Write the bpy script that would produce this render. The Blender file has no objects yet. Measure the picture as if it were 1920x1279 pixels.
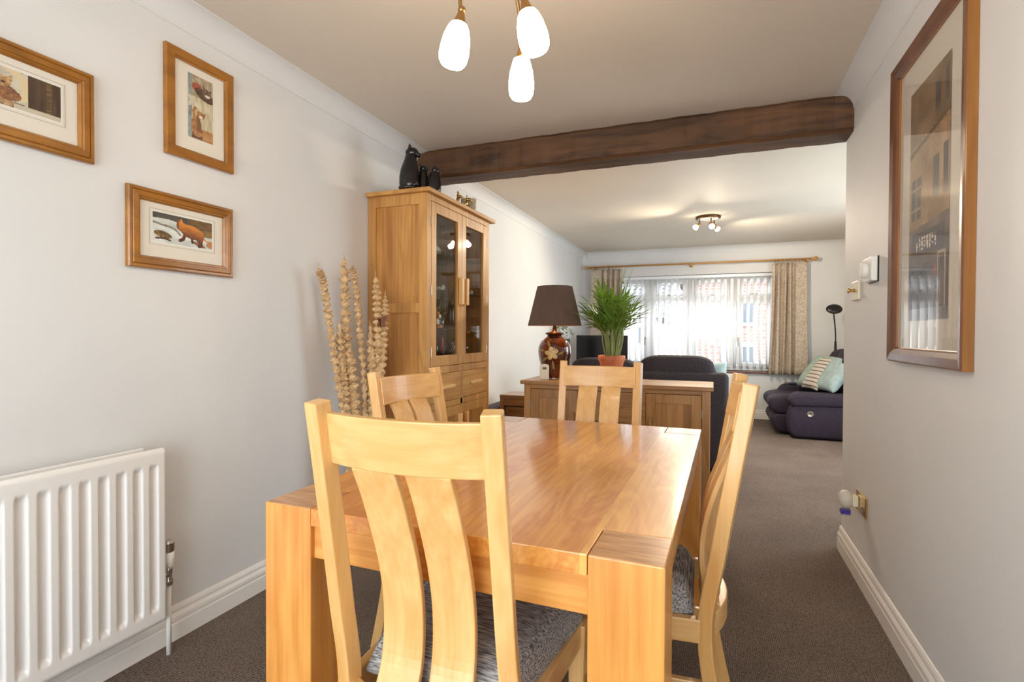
import bpy, bmesh, math, random
from mathutils import Vector, Matrix
random.seed(7)
S = bpy.context.scene
COL = S.collection
PI = math.pi

# ------------------------------------------------------------ camera, world, exposure
FPX = 989.55
cam_d = bpy.data.cameras.new('camera'); cam = bpy.data.objects.new('camera', cam_d); COL.objects.link(cam)
cam_d.sensor_width = 36.0; cam_d.lens = FPX / 1920 * 36.0; cam_d.clip_start = 0.03; cam_d.clip_end = 200
yaw, pitch, roll, CH = 0.3656, -0.0147, 0.0044, 1.1658
F = Vector((-math.sin(yaw)*math.cos(pitch), math.cos(yaw)*math.cos(pitch), math.sin(pitch)))
R0 = Vector((math.cos(yaw), math.sin(yaw), 0)); U0 = R0.cross(F)
Rv = R0*math.cos(roll) + U0*math.sin(roll); Uv = -R0*math.sin(roll) + U0*math.cos(roll)
cam.matrix_world = Matrix(((Rv.x, Uv.x, -F.x, 0), (Rv.y, Uv.y, -F.y, 0), (Rv.z, Uv.z, -F.z, CH), (0, 0, 0, 1)))
S.camera = cam
S.view_settings.view_transform = 'Standard'; S.view_settings.look = 'None'
S.view_settings.gamma = 1.0; S.view_settings.use_curve_mapping = False
S.cycles.transparent_max_bounces = 40; S.cycles.max_bounces = 14; S.cycles.diffuse_bounces = 6
S.view_settings.exposure = 1.30

world = bpy.data.worlds.new('overcast_sky'); S.world = world; world.use_nodes = True
bg = world.node_tree.nodes['Background']
bg.inputs['Color'].default_value = (0.90, 0.955, 1.0, 1); bg.inputs['Strength'].default_value = 3.3

def area(name, loc, rot, sx, sy, power, color, portal=False):
    l = bpy.data.lights.new(name, 'AREA'); l.shape = 'RECTANGLE'; l.size = sx; l.size_y = sy
    l.energy = power; l.color = color
    if portal: l.cycles.is_portal = True
    o = bpy.data.objects.new(name, l); COL.objects.link(o); o.location = loc; o.rotation_euler = rot
    return o
XR2_ = 1.80
# portals only steer the sky's light to the two glazed openings
area('front_window_portal', (-0.325, 8.32, 1.33), (-PI/2, 0, 0), 2.3, 1.4, 1, (1, 1, 1), True)
area('side_window_portal', (XR2_ + 0.16, 4.9, 1.33), (0, PI/2, 0), 1.6, 2.4, 1, (1, 1, 1), True)  # for the unseen window added on the living side
area('patio_opening_portal', (-0.7, -1.62, 1.12), (PI/2, 0, 0), 2.3, 2.2, 1, (1, 1, 1), True)

# ------------------------------------------------------------ dimensions
H = 2.4; XL = -1.906; XR = 0.655; YF = 8.0; YB = -1.5; YP = 3.30; XR2 = 1.80

# ------------------------------------------------------------ helpers
def setp(o, label=None, cat=None, group=None, kind=None):
    if label: o['label'] = label
    if cat: o['category'] = cat
    if group: o['group'] = group
    if kind: o['kind'] = kind
    return o
def thing(name, label, cat, loc=(0, 0, 0), rz=0.0, group=None):
    o = bpy.data.objects.new(name, None); COL.objects.link(o)
    o.empty_display_size = 0.1; o.location = loc; o.rotation_euler = (0, 0, rz)
    return setp(o, label, cat, group)
def obj(name, bm, mat, parent=None, bevel=0.0, smooth=False, world=False, seg=2, sub=0, label=None, kind=None, solid=0.0):
    """one mesh object; world=True: geometry given in scene coordinates, parent unrotated"""
    if world and parent is not None:
        p = Vector(parent.location); q = parent.parent
        while q is not None: p += Vector(q.location); q = q.parent
        bmesh.ops.translate(bm, verts=bm.verts, vec=-p)
    bmesh.ops.recalc_face_normals(bm, faces=bm.faces)
    me = bpy.data.meshes.new(name); bm.to_mesh(me); bm.free()
    mats = mat if isinstance(mat, (list, tuple)) else [mat]
    for m in mats: me.materials.append(m)
    if smooth:
        for p in me.polygons: p.use_smooth = True
    o = bpy.data.objects.new(name, me); COL.objects.link(o)
    if parent is not None: o.parent = parent
    if solid:
        m = o.modifiers.new('thick', 'SOLIDIFY'); m.thickness = solid; m.offset = 0
    if bevel:
        m = o.modifiers.new('bevel', 'BEVEL'); m.width = bevel; m.segments = seg; m.limit_method = 'ANGLE'; m.angle_limit = 0.6
    if sub:
        m = o.modifiers.new('sub', 'SUBSURF'); m.levels = sub; m.render_levels = sub
    if label: o['label'] = label
    if kind: o['kind'] = kind
    return o
def struct(name, bm, mat, **k):
    return obj(name, bm, mat, kind='structure', **k)
def NB(): return bmesh.new()
def box(bm, x0, x1, y0, y1, z0, z1, M=None, mi=0):
    vs = [bm.verts.new(Vector(c) if M is None else M @ Vector(c)) for c in
          ((x0,y0,z0),(x1,y0,z0),(x1,y1,z0),(x0,y1,z0),(x0,y0,z1),(x1,y0,z1),(x1,y1,z1),(x0,y1,z1))]
    for f in ((0,3,2,1),(4,5,6,7),(0,1,5,4),(1,2,6,5),(2,3,7,6),(3,0,4,7)):
        fc = bm.faces.new([vs[i] for i in f]); fc.material_index = mi
    return bm
def bx(*a, **k): return box(NB(), *a, **k)
def cbox(c, s, M=None):
    b = bx(-s[0]/2, s[0]/2, -s[1]/2, s[1]/2, -s[2]/2, s[2]/2)
    T = Matrix.Translation(Vector(c)) @ (M.to_4x4() if M is not None else Matrix())
    bmesh.ops.transform(b, matrix=T, verts=b.verts); return b
def prism(bm, pts, axis, a0, a1):
    """extrude 2-D polygon; axis 'X': pts=(y,z), 'Y': pts=(x,z), 'Z': pts=(x,y)"""
    def mk(p, a): return {'X': (a, p[0], p[1]), 'Y': (p[0], a, p[1]), 'Z': (p[0], p[1], a)}[axis]
    A = [bm.verts.new(mk(p, a0)) for p in pts]; B = [bm.verts.new(mk(p, a1)) for p in pts]
    bm.faces.new(A); bm.faces.new(B[::-1]); n = len(pts)
    for i in range(n): bm.faces.new((A[i], B[i], B[(i+1) % n], A[(i+1) % n]))
    return bm
def lathe(bm, prof, c=(0, 0, 0), seg=32, M=None, caps=True):
    rings = []
    for r, z in prof:
        ring = []
        for k in range(seg):
            t = 2*PI*k/seg; v = Vector((r*math.cos(t), r*math.sin(t), z))
            if M is not None: v = M @ v
            ring.append(bm.verts.new(v + Vector(c)))
        rings.append(ring)
    for a, b in zip(rings, rings[1:]):
        for k in range(seg): bm.faces.new((a[k], a[(k+1) % seg], b[(k+1) % seg], b[k]))
    if caps:
        if prof[0][0] > 1e-6: bm.faces.new(rings[0][::-1])
        if prof[-1][0] > 1e-6: bm.faces.new(rings[-1])
    return bm
def frame_at(d):
    d = d.normalized(); u = Vector((0, 0, 1)) if abs(d.z) < 0.95 else Vector((1, 0, 0))
    a = d.cross(u).normalized(); return a, d.cross(a).normalized()
def tube(bm, pts, r, seg=10):
    pts = [Vector(p) for p in pts]; n = len(pts)
    rs = r if isinstance(r, (list, tuple)) else [r]*n
    rings = []; pa = None
    for i, p in enumerate(pts):
        d = pts[min(i+1, n-1)] - pts[max(i-1, 0)]
        a, b = frame_at(d)
        if pa is not None:
            dn = d.normalized(); a = (pa - dn*pa.dot(dn)).normalized(); b = dn.cross(a)
        pa = a
        rings.append([bm.verts.new(p + (a*math.cos(2*PI*k/seg) + b*math.sin(2*PI*k/seg))*rs[i]) for k in range(seg)])
    for A, B in zip(rings, rings[1:]):
        for k in range(seg): bm.faces.new((A[k], A[(k+1) % seg], B[(k+1) % seg], B[k]))
    bm.faces.new(rings[0][::-1]); bm.faces.new(rings[-1]); return bm
def sweep_rect(bm, pts, w, t, wdir=(1, 0, 0)):
    """rectangular bar along polyline; w along wdir, t across"""
    pts = [Vector(p) for p in pts]; n = len(pts); wd = Vector(wdir).normalized(); rings = []
    ws = w if isinstance(w, (list, tuple)) else [w]*n
    ts = t if isinstance(t, (list, tuple)) else [t]*n
    for i, p in enumerate(pts):
        d = (pts[min(i+1, n-1)] - pts[max(i-1, 0)]).normalized()
        a = (wd - d*wd.dot(d)).normalized(); b = d.cross(a)
        rings.append([bm.verts.new(p + a*sx*ws[i]/2 + b*sy*ts[i]/2) for sx, sy in ((-1,-1),(1,-1),(1,1),(-1,1))])
    for A, B in zip(rings, rings[1:]):
        for k in range(4): bm.faces.new((A[k], A[(k+1) % 4], B[(k+1) % 4], B[k]))
    bm.faces.new(rings[0][::-1]); bm.faces.new(rings[-1]); return bm
def ball(bm, c, r, M=None, seg=20):
    prof = [(max(1e-7, math.sin(PI*i/12)), -math.cos(PI*i/12)) for i in range(13)]
    rx = r if isinstance(r, (list, tuple)) else (r, r, r)
    b = NB(); lathe(b, prof, seg=seg, caps=False)
    bmesh.ops.scale(b, vec=rx, verts=b.verts)
    if M is not None: bmesh.ops.transform(b, matrix=M.to_4x4(), verts=b.verts)
    bmesh.ops.translate(b, vec=Vector(c), verts=b.verts)
    me = bpy.data.meshes.new('tmp'); b.to_mesh(me); b.free(); bm.from_mesh(me); bpy.data.meshes.remove(me)
    bmesh.ops.remove_doubles(bm, verts=bm.verts, dist=1e-6)
    return bm
def grid(fn, nu, nv, wrap=False):
    bm = NB(); g = [[bm.verts.new(fn(i/nu, j/nv)) for j in range(nv+1)] for i in range(nu+1)]
    for i in range(nu):
        for j in range(nv): bm.faces.new((g[i][j], g[i+1][j], g[i+1][j+1], g[i][j+1]))
    return bm
def smooth_path(pts, n=24):
    """Catmull-Rom through points"""
    P = [Vector(p) for p in pts]; P = [P[0]*2-P[1]] + P + [P[-1]*2-P[-2]]; out = []
    m = len(P)-3
    for s in range(n+1):
        t = s/n*m; i = min(int(t), m-1); t -= i
        a, b, c, d = P[i:i+4]
        out.append(0.5*((2*b) + (c-a)*t + (2*a-5*b+4*c-d)*t*t + (3*b-a-3*c+d)*t**3))
    return out
def pillow(w, h, t, n=14):
    """puffy square cushion centred on origin in XZ, thickness along Y"""
    bm = NB()
    for s in (1, -1):
        g = []
        for i in range(n+1):
            row = []
            for j in range(n+1):
                u = 2*i/n-1; v = 2*j/n-1
                k = (max(0, 1-u**4)*max(0, 1-v**4))**0.55
                px = 1 - 0.05*(1-abs(u))*0 - 0.07*(1-v*v)*abs(u)
                pz = 1 - 0.07*(1-u*u)*abs(v)
                row.append(bm.verts.new((u*w/2*px, s*t/2*k, v*h/2*pz)))
            g.append(row)
        for i in range(n):
            for j in range(n): bm.faces.new((g[i][j], g[i+1][j], g[i+1][j+1], g[i][j+1]))
    bmesh.ops.remove_doubles(bm, verts=bm.verts, dist=1e-5); return bm
def xf(bm, M):
    bmesh.ops.transform(bm, matrix=M.to_4x4() if len(M) == 3 else M, verts=bm.verts); return bm
def T(x, y, z): return Matrix.Translation((x, y, z))
def RX(a): return Matrix.Rotation(a, 4, 'X')
def RY(a): return Matrix.Rotation(a, 4, 'Y')
def RZ(a): return Matrix.Rotation(a, 4, 'Z')

# ------------------------------------------------------------ materials
def srgb(r, g, b):
    f = lambda c: (c/255/12.92) if c/255 <= 0.04045 else ((c/255+0.055)/1.055)**2.4
    return (f(r), f(g), f(b), 1)
MATS = {}
def pbr(name, col, rough=0.5, metal=0.0, spec=0.5, coat=0.0, coatr=0.1, emit=None, es=0.0, trans=0.0, sss=0):
    m = bpy.data.materials.new(name); m.use_nodes = True; b = m.node_tree.nodes['Principled BSDF']
    b.inputs['Base Color'].default_value = col; b.inputs['Roughness'].default_value = rough
    b.inputs['Metallic'].default_value = metal; b.inputs['Specular IOR Level'].default_value = spec
    b.inputs['Coat Weight'].default_value = coat; b.inputs['Coat Roughness'].default_value = coatr
    if emit: b.inputs['Emission Color'].default_value = emit; b.inputs['Emission Strength'].default_value = es
    b.inputs['Transmission Weight'].default_value = trans
    return m
def nd(m, t, **k):
    n = m.node_tree.nodes.new(t)
    for a, v in k.items(): setattr(n, a, v)
    return n
def lk(m, a, b): m.node_tree.links.new(a, b)
def noise_mat(name, c0, c1, scale=(5, 5, 5), rough=0.6, detail=5, dist=0.0, bump=0.0, lo=0.3, hi=0.7, spec=0.4, coat=0.0, metal=0, bscale=None, coatr=0.1):
    m = pbr(name, c0, rough, metal, spec, coat, coatr); b = m.node_tree.nodes['Principled BSDF']
    tc = nd(m, 'ShaderNodeTexCoord'); mp = nd(m, 'ShaderNodeMapping'); mp.inputs['Scale'].default_value = scale
    no = nd(m, 'ShaderNodeTexNoise'); no.inputs['Scale'].default_value = 1; no.inputs['Detail'].default_value = detail; no.inputs['Distortion'].default_value = dist
    rp = nd(m, 'ShaderNodeValToRGB'); rp.color_ramp.elements[0].position = lo; rp.color_ramp.elements[1].position = hi
    rp.color_ramp.elements[0].color = c0; rp.color_ramp.elements[1].color = c1
    lk(m, tc.outputs['Object'], mp.inputs['Vector']); lk(m, mp.outputs[0], no.inputs['Vector']); lk(m, no.outputs['Fac'], rp.inputs[0]); lk(m, rp.outputs[0], b.inputs['Base Color'])
    if bump:
        bp = nd(m, 'ShaderNodeBump'); bp.inputs['Strength'].default_value = bump; bp.inputs['Distance'].default_value = 0.004
        src = no
        if bscale:
            src = nd(m, 'ShaderNodeTexNoise'); src.inputs['Scale'].default_value = bscale; src.inputs['Detail'].default_value = 3
            lk(m, tc.outputs['Object'], src.inputs['Vector'])
        lk(m, src.outputs['Fac'], bp.inputs['Height']); lk(m, bp.outputs[0], b.inputs['Normal'])
    return m
def wood(name, dark, light, axis='Z', rough=0.35, coat=0.3, plank=None, scale=1.0, contrast=1.0, coatr=0.12, figure=False):
    """oak: long cathedral figure + fine pores along the given axis, optional planks (axis letter, width)"""
    m = pbr(name, light, rough, 0, 0.5, coat, coatr); b = m.node_tree.nodes['Principled BSDF']
    tc = nd(m, 'ShaderNodeTexCoord'); src = tc.outputs['Object']
    rnd = None
    if plank:
        sep = nd(m, 'ShaderNodeSeparateXYZ'); lk(m, src, sep.inputs[0])
        dv = nd(m, 'ShaderNodeMath', operation='DIVIDE'); lk(m, sep.outputs[plank[0]], dv.inputs[0]); dv.inputs[1].default_value = plank[1]
        fl = nd(m, 'ShaderNodeMath', operation='FLOOR'); lk(m, dv.outputs[0], fl.inputs[0])
        wn = nd(m, 'ShaderNodeTexWhiteNoise', noise_dimensions='1D'); lk(m, fl.outputs[0], wn.inputs['W'])
        ml = nd(m, 'ShaderNodeVectorMath', operation='SCALE'); lk(m, wn.outputs['Color'], ml.inputs[0]); ml.inputs['Scale'].default_value = 9.0
        ad = nd(m, 'ShaderNodeVectorMath', operation='ADD'); lk(m, src, ad.inputs[0]); lk(m, ml.outputs[0], ad.inputs[1])
        src = ad.outputs[0]; rnd = wn.outputs['Value']
    def mapped(al, ac):
        mp = nd(m, 'ShaderNodeMapping'); s = [ac*scale]*3; s['XYZ'.index(axis)] = al*scale
        mp.inputs['Scale'].default_value = s; lk(m, src, mp.inputs['Vector']); return mp.outputs[0]
    n1 = nd(m, 'ShaderNodeTexNoise'); n1.inputs['Scale'].default_value = 1; n1.inputs['Detail'].default_value = 2; n1.inputs['Distortion'].default_value = 0.6
    if figure: n1.inputs['Distortion'].default_value = 1.6; n1.inputs['Detail'].default_value = 3
    lk(m, mapped(1.5, 6.5) if figure else mapped(0.9, 6), n1.inputs['Vector'])
    mu = nd(m, 'ShaderNodeMath', operation='MULTIPLY'); lk(m, n1.outputs['Fac'], mu.inputs[0]); mu.inputs[1].default_value = 34
    sn = nd(m, 'ShaderNodeMath', operation='SINE'); lk(m, mu.outputs[0], sn.inputs[0])
    n2 = nd(m, 'ShaderNodeTexNoise'); n2.inputs['Scale'].default_value = 1; n2.inputs['Detail'].default_value = 5
    lk(m, mapped(3, 90), n2.inputs['Vector'])
    n3 = nd(m, 'ShaderNodeTexNoise'); n3.inputs['Scale'].default_value = 1; n3.inputs['Detail'].default_value = 1
    lk(m, mapped(0.5, 3), n3.inputs['Vector'])
    a = nd(m, 'ShaderNodeMath', operation='MULTIPLY_ADD'); lk(m, sn.outputs[0], a.inputs[0]); a.inputs[1].default_value = 0.11*contrast; a.inputs[2].default_value = -0.17
    b2 = nd(m, 'ShaderNodeMath', operation='MULTIPLY_ADD'); lk(m, n2.outputs['Fac'], b2.inputs[0]); b2.inputs[1].default_value = 0.75*contrast; lk(m, a.outputs[0], b2.inputs[2])
    c3 = nd(m, 'ShaderNodeMath', operation='MULTIPLY_ADD'); lk(m, n3.outputs['Fac'], c3.inputs[0]); c3.inputs[1].default_value = 0.6; lk(m, b2.outputs[0], c3.inputs[2])
    last = c3.outputs[0]
    if rnd is not None:
        d4 = nd(m, 'ShaderNodeMath', operation='MULTIPLY_ADD'); lk(m, rnd, d4.inputs[0]); d4.inputs[1].default_value = 0.35; 
        e5 = nd(m, 'ShaderNodeMath', operation='ADD'); lk(m, last, e5.inputs[0]); e5.inputs[1].default_value = -0.17
        lk(m, e5.outputs[0], d4.inputs[2]); last = d4.outputs[0]
    rp = nd(m, 'ShaderNodeValToRGB'); rp.color_ramp.elements[0].position = 0.18; rp.color_ramp.elements[1].position = 0.82
    rp.color_ramp.elements[0].color = dark; rp.color_ramp.elements[1].color = light
    lk(m, last, rp.inputs[0]); lk(m, rp.outputs[0], b.inputs['Base Color'])
    bp = nd(m, 'ShaderNodeBump'); bp.inputs['Strength'].default_value = 0.012 if figure else 0.06; bp.inputs['Distance'].default_value = 0.002
    lk(m, n2.outputs['Fac'], bp.inputs['Height']); lk(m, bp.outputs[0], b.inputs['Normal'])
    return m
def woods(name, dark, light, **k): return {a: wood(name+'_'+a.lower(), dark, light, a, **k) for a in 'XYZ'}
def glassy(name, tint=(1, 1, 1, 1), refl=0.08, rough=0.0):
    """thin clear pane: sees through, mirrors a little more at grazing angles"""
    m = bpy.data.materials.new(name); m.use_nodes = True; nt = m.node_tree; nt.nodes.remove(nt.nodes['Principled BSDF'])
    out = nt.nodes['Material Output']; tr = nd(m, 'ShaderNodeBsdfTransparent'); tr.inputs[0].default_value = tint
    gl = nd(m, 'ShaderNodeBsdfGlossy'); gl.inputs['Roughness'].default_value = rough
    lw = nd(m, 'ShaderNodeLayerWeight'); pw = nd(m, 'ShaderNodeMath', operation='POWER'); lk(m, lw.outputs['Facing'], pw.inputs[0]); pw.inputs[1].default_value = 5
    lw.inputs['Blend'].default_value = 0.5
    ad = nd(m, 'ShaderNodeMath', operation='MULTIPLY_ADD'); ad.use_clamp = True; lk(m, pw.outputs[0], ad.inputs[0]); ad.inputs[1].default_value = 0.6; ad.inputs[2].default_value = refl
    mx = nd(m, 'ShaderNodeMixShader'); lk(m, ad.outputs[0], mx.inputs[0]); lk(m, tr.outputs[0], mx.inputs[1]); lk(m, gl.outputs[0], mx.inputs[2])
    lk(m, mx.outputs[0], out.inputs['Surface']); return m
def emissive(name, col, s):
    m = bpy.data.materials.new(name); m.use_nodes = True; nt = m.node_tree; nt.nodes.remove(nt.nodes['Principled BSDF'])
    e = nd(m, 'ShaderNodeEmission'); e.inputs[0].default_value = col; e.inputs[1].default_value = s
    lk(m, e.outputs[0], nt.nodes['Material Output'].inputs['Surface']); return m
def translucent(name, col, amt=0.5):
    m = bpy.data.materials.new(name); m.use_nodes = True; nt = m.node_tree; b = nt.nodes['Principled BSDF']
    b.inputs['Base Color'].default_value = col; b.inputs['Roughness'].default_value = 0.8; b.inputs['Specular IOR Level'].default_value = 0.1
    t = nd(m, 'ShaderNodeBsdfTranslucent'); t.inputs[0].default_value = col
    mx = nd(m, 'ShaderNodeMixShader'); mx.inputs[0].default_value = amt
    lk(m, b.outputs[0], mx.inputs[1]); lk(m, t.outputs[0], mx.inputs[2]); lk(m, mx.outputs[0], nt.nodes['Material Output'].inputs['Surface']); return m
def vcol(name, rough=0.7, coat=0.0):
    m = pbr(name, (1, 1, 1, 1), rough, 0, 0.3, coat); a = nd(m, 'ShaderNodeVertexColor'); a.layer_name = 'paint'
    lk(m, a.outputs[0], m.node_tree.nodes['Principled BSDF'].inputs['Base Color']); return m
def weave(name, c0, c1, sx, sy, sz, rough=0.9, bump=0.3):
    return noise_mat(name, c0, c1, (sx, sy, sz), rough, 3, 0, bump, 0.35, 0.65, 0.15)

M_wall = noise_mat('wall_paint', srgb(219, 219, 218), srgb(222, 222, 221), (3, 3, 3), 0.62, 4, 0, 0.02, spec=0.3, bscale=60)
M_ceil = noise_mat('ceiling_paint', srgb(211, 202, 188), srgb(215, 206, 192), (2, 2, 2), 0.7, 4, 0, 0.02, spec=0.2, bscale=60)
M_gloss = pbr('white_gloss_paint', srgb(236, 232, 226), 0.28)
M_upvc = pbr('white_window_plastic', srgb(240, 241, 242), 0.3)
M_rad = pbr('radiator_enamel', srgb(236, 233, 230), 0.3)
# carpet: looped cord pile
def carpet():
    m = pbr('carpet_pile', srgb(92, 82, 76), 0.95, 0, 0.08); b = m.node_tree.nodes['Principled BSDF']
    tc = nd(m, 'ShaderNodeTexCoord')
    vo = nd(m, 'ShaderNodeTexVoronoi'); vo.inputs['Scale'].default_value = 150; vo.inputs['Randomness'].default_value = 0.35
    no = nd(m, 'ShaderNodeTexNoise'); no.inputs['Scale'].default_value = 420; no.inputs['Detail'].default_value = 2
    nb = nd(m, 'ShaderNodeTexNoise'); nb.inputs['Scale'].default_value = 2.2; nb.inputs['Detail'].default_value = 3
    for n in (vo, no, nb): lk(m, tc.outputs['Object'], n.inputs['Vector'])
    r1 = nd(m, 'ShaderNodeValToRGB'); r1.color_ramp.elements[0].position = 0.1; r1.color_ramp.elements[1].position = 0.75
    r1.color_ramp.elements[0].color = srgb(160, 143, 131); r1.color_ramp.elements[1].color = srgb(70, 62, 57)
    lk(m, vo.outputs['Distance'], r1.inputs[0])
    mx = nd(m, 'ShaderNodeMixRGB', blend_type='MULTIPLY'); mx.inputs[0].default_value = 0.6
    r2 = nd(m, 'ShaderNodeValToRGB'); r2.color_ramp.elements[0].position = 0.3; r2.color_ramp.elements[1].position = 0.7
    r2.color_ramp.elements[0].color = (0.62, 0.6, 0.58, 1); r2.color_ramp.elements[1].color = (1, 1, 1, 1)
    lk(m, nb.outputs['Fac'], r2.inputs[0]); lk(m, r1.outputs[0], mx.inputs[1]); lk(m, r2.outputs[0], mx.inputs[2])
    m2 = nd(m, 'ShaderNodeMixRGB', blend_type='OVERLAY'); m2.inputs[0].default_value = 0.35; lk(m, mx.outputs[0], m2.inputs[1]); lk(m, no.outputs['Fac'], m2.inputs[2])
    lk(m, m2.outputs[0], b.inputs['Base Color'])
    bp = nd(m, 'ShaderNodeBump'); bp.inputs['Strength'].default_value = 0.8; bp.inputs['Distance'].default_value = 0.006; bp.invert = True
    lk(m, vo.outputs['Distance'], bp.inputs['Height']); lk(m, bp.outputs[0], b.inputs['Normal']); return m
M_carpet = carpet()
W_chair = woods('pale_oak', srgb(212, 156, 88), srgb(236, 198, 136), rough=0.36, coat=0.25, contrast=.8)
W_table = woods('honey_oak', srgb(196, 122, 50), srgb(232, 170, 90), rough=0.3, coat=0.4)
M_tabletop = wood('honey_oak_top', srgb(204, 124, 44), srgb(240, 176, 86), 'Y', 0.4, 1.0, plank=('X', 0.155), contrast=1.0, coatr=0.13, figure=True)
M_endgrain = noise_mat('oak_end_grain', srgb(172, 116, 66), srgb(208, 158, 106), (14, 90, 14), 0.3, 4, 0, 0, coat=0.5)
W_cab = woods('cabinet_oak', srgb(156, 104, 48), srgb(204, 152, 82), rough=0.48, coat=0.04)
M_cabpanel = wood('cabinet_oak_panel', srgb(158, 104, 46), srgb(206, 150, 80), 'Z', 0.45, 0.06, plank=('X', 0.11))
W_side = woods('sideboard_oak', srgb(146, 100, 50), srgb(192, 144, 84), rough=0.4, coat=0.2)
W_nest = woods('nest_table_oak', srgb(112, 72, 34), srgb(158, 108, 56), rough=0.3, coat=0.4)
W_pine = woods('antique_pine', srgb(122, 74, 22), srgb(166, 108, 40), rough=0.35, coat=0.3)
M_beam = noise_mat('dark_beam_oak', srgb(58, 38, 22), srgb(112, 76, 46), (1.6, 14, 14), 0.55, 8, 1.2, 0.35, 0.3, 0.75, spec=0.4)
M_seat = weave('grey_woven_fabric', srgb(92, 89, 90), srgb(196, 193, 190), 26, 300, 300)
M_navy = noise_mat('navy_chenille', srgb(50, 46, 50), srgb(74, 69, 73), (120, 120, 120), 0.85, 3, 0, 0.25, spec=0.2)
M_purple = noise_mat('purple_navy_velour', srgb(40, 32, 38), srgb(58, 49, 66), (110, 110, 110), 0.7, 4, 0, 0.2, spec=0.3)
M_steel = pbr('brushed_steel', srgb(168, 162, 152), 0.35, 1.0)
M_chrome = pbr('chrome', srgb(210, 210, 210), 0.12, 1.0)
M_brass = pbr('polished_brass', srgb(212, 178, 112), 0.2, 1.0)
M_antbrass = pbr('antique_brass', srgb(170, 132, 84), 0.32, 1.0)
M_bronze = pbr('dark_bronze', srgb(92, 66, 44), 0.35, 1.0)
M_black = pbr('black_ceramic', srgb(18, 15, 15), 0.14, 0, 0.6)
M_dark = pbr('black_plastic', srgb(20, 20, 22), 0.35)
M_cream = pbr('cream_plastic', srgb(232, 222, 196), 0.4)
M_white = pbr('white_plastic', srgb(238, 236, 230), 0.35)
M_china = pbr('white_china', srgb(232, 232, 230), 0.15, coat=0.5)
M_glass = glassy('window_glass', (0.97, 0.98, 0.98, 1), 0.05)
M_pglass = glassy('picture_glass', (0.97, 0.97, 0.96, 1), 0.05)
M_artglass = glassy('low_glare_picture_glass', (0.98, 0.98, 0.97, 1), 0.008, 0.3)
M_cglass = glassy('cabinet_glass', (0.93, 0.93, 0.92, 1), 0.05)
M_shelf = glassy('shelf_glass', (0.78, 0.9, 0.88, 1), 0.1)
M_crystal = glassy('drinking_glass', (0.86, 0.88, 0.88, 1), 0.12)
M_mat = pbr('picture_mount_card', srgb(236, 230, 221), 0.8, spec=0.2)
M_print = vcol('printed_picture')
M_mline = pbr('mount_line_grey', srgb(186, 180, 172), 0.8)

# ------------------------------------------------------------ room shell
struct('floor', bx(XL-0.2, XR2+0.2, YB-0.15, YF+0.05, -0.1, 0.0), M_carpet)
struct('ceiling', bx(XL-0.2, XR2+0.2, YB-0.15, YF+0.35, H, H+0.12), M_ceil)
struct('wall_left', bx(XL-0.15, XL, YB-0.15, YF+0.35, 0, H), M_wall)
struct('wall_right', bx(XR, XR+0.12, YB-0.15, YP, 0, H), M_wall)
struct('wall_partition', bx(XR+0.12, XR2, YP-0.12, YP, 0, H), M_wall)
b = NB(); sy0, sy1, sz0, sz1 = 3.7, 6.1, 0.5, 2.15
box(b, XR2, XR2+0.15, YP-0.12, sy0, 0, H); box(b, XR2, XR2+0.15, sy1, YF+0.35, 0, H); box(b, XR2, XR2+0.15, sy0, sy1, 0, sz0); box(b, XR2, XR2+0.15, sy0, sy1, sz1, H)
struct('wall_living', b, M_wall)
b = NB()
for y in (sy0, (sy0+sy1)/2-.03, sy1-.06): box(b, XR2+.06, XR2+.11, y, y+.06, sz0, sz1)
box(b, XR2+.06, XR2+.11, sy0, sy1, sz0, sz0+.06); box(b, XR2+.06, XR2+.11, sy0, sy1, sz1-.06, sz1)
w2 = struct('window_2', b, M_upvc)  # unseen window, added to bring more daylight into the living area
obj('window_pane', bx(XR2+.08, XR2+.085, sy0+.06, sy1-.06, sz0+.06, sz1-.06), M_glass, w2)
WX0, WX1, WZ0, WZ1 = -1.47, 0.82, 0.655, 2.02
b = NB()
box(b, XL, WX0, YF, YF+0.3, 0, H); box(b, WX1, XR2, YF, YF+0.3, 0, H)
box(b, WX0, WX1, YF, YF+0.3, 0, WZ0); box(b, WX0, WX1, YF, YF+0.3, WZ1, H)
struct('wall_far', b, M_wall)
# wall behind the camera with the patio doorway that lights the dining end
b = NB()
box(b, XL, -1.85, YB-0.12, YB, 0, H); box(b, 0.45, XR, YB-0.12, YB, 0, H); box(b, -1.85, 0.45, YB-0.12, YB, 2.24, H)
struct('wall_back', b, M_wall)
b = NB()
for x in (-1.85, -0.73, 0.39): box(b, x, x+0.06, YB-0.1, YB-0.04, 0, 2.24)
box(b, -1.85, 0.45, YB-0.1, YB-0.04, 2.18, 2.24); box(b, -1.85, 0.45, YB-0.1, YB-0.04, 0, 0.08)
d1 = struct('door_1', b, M_upvc)
obj('door_glass', bx(-1.79, 0.39, YB-0.075, YB-0.07, 0.08, 2.18), M_glass, d1)

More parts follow.
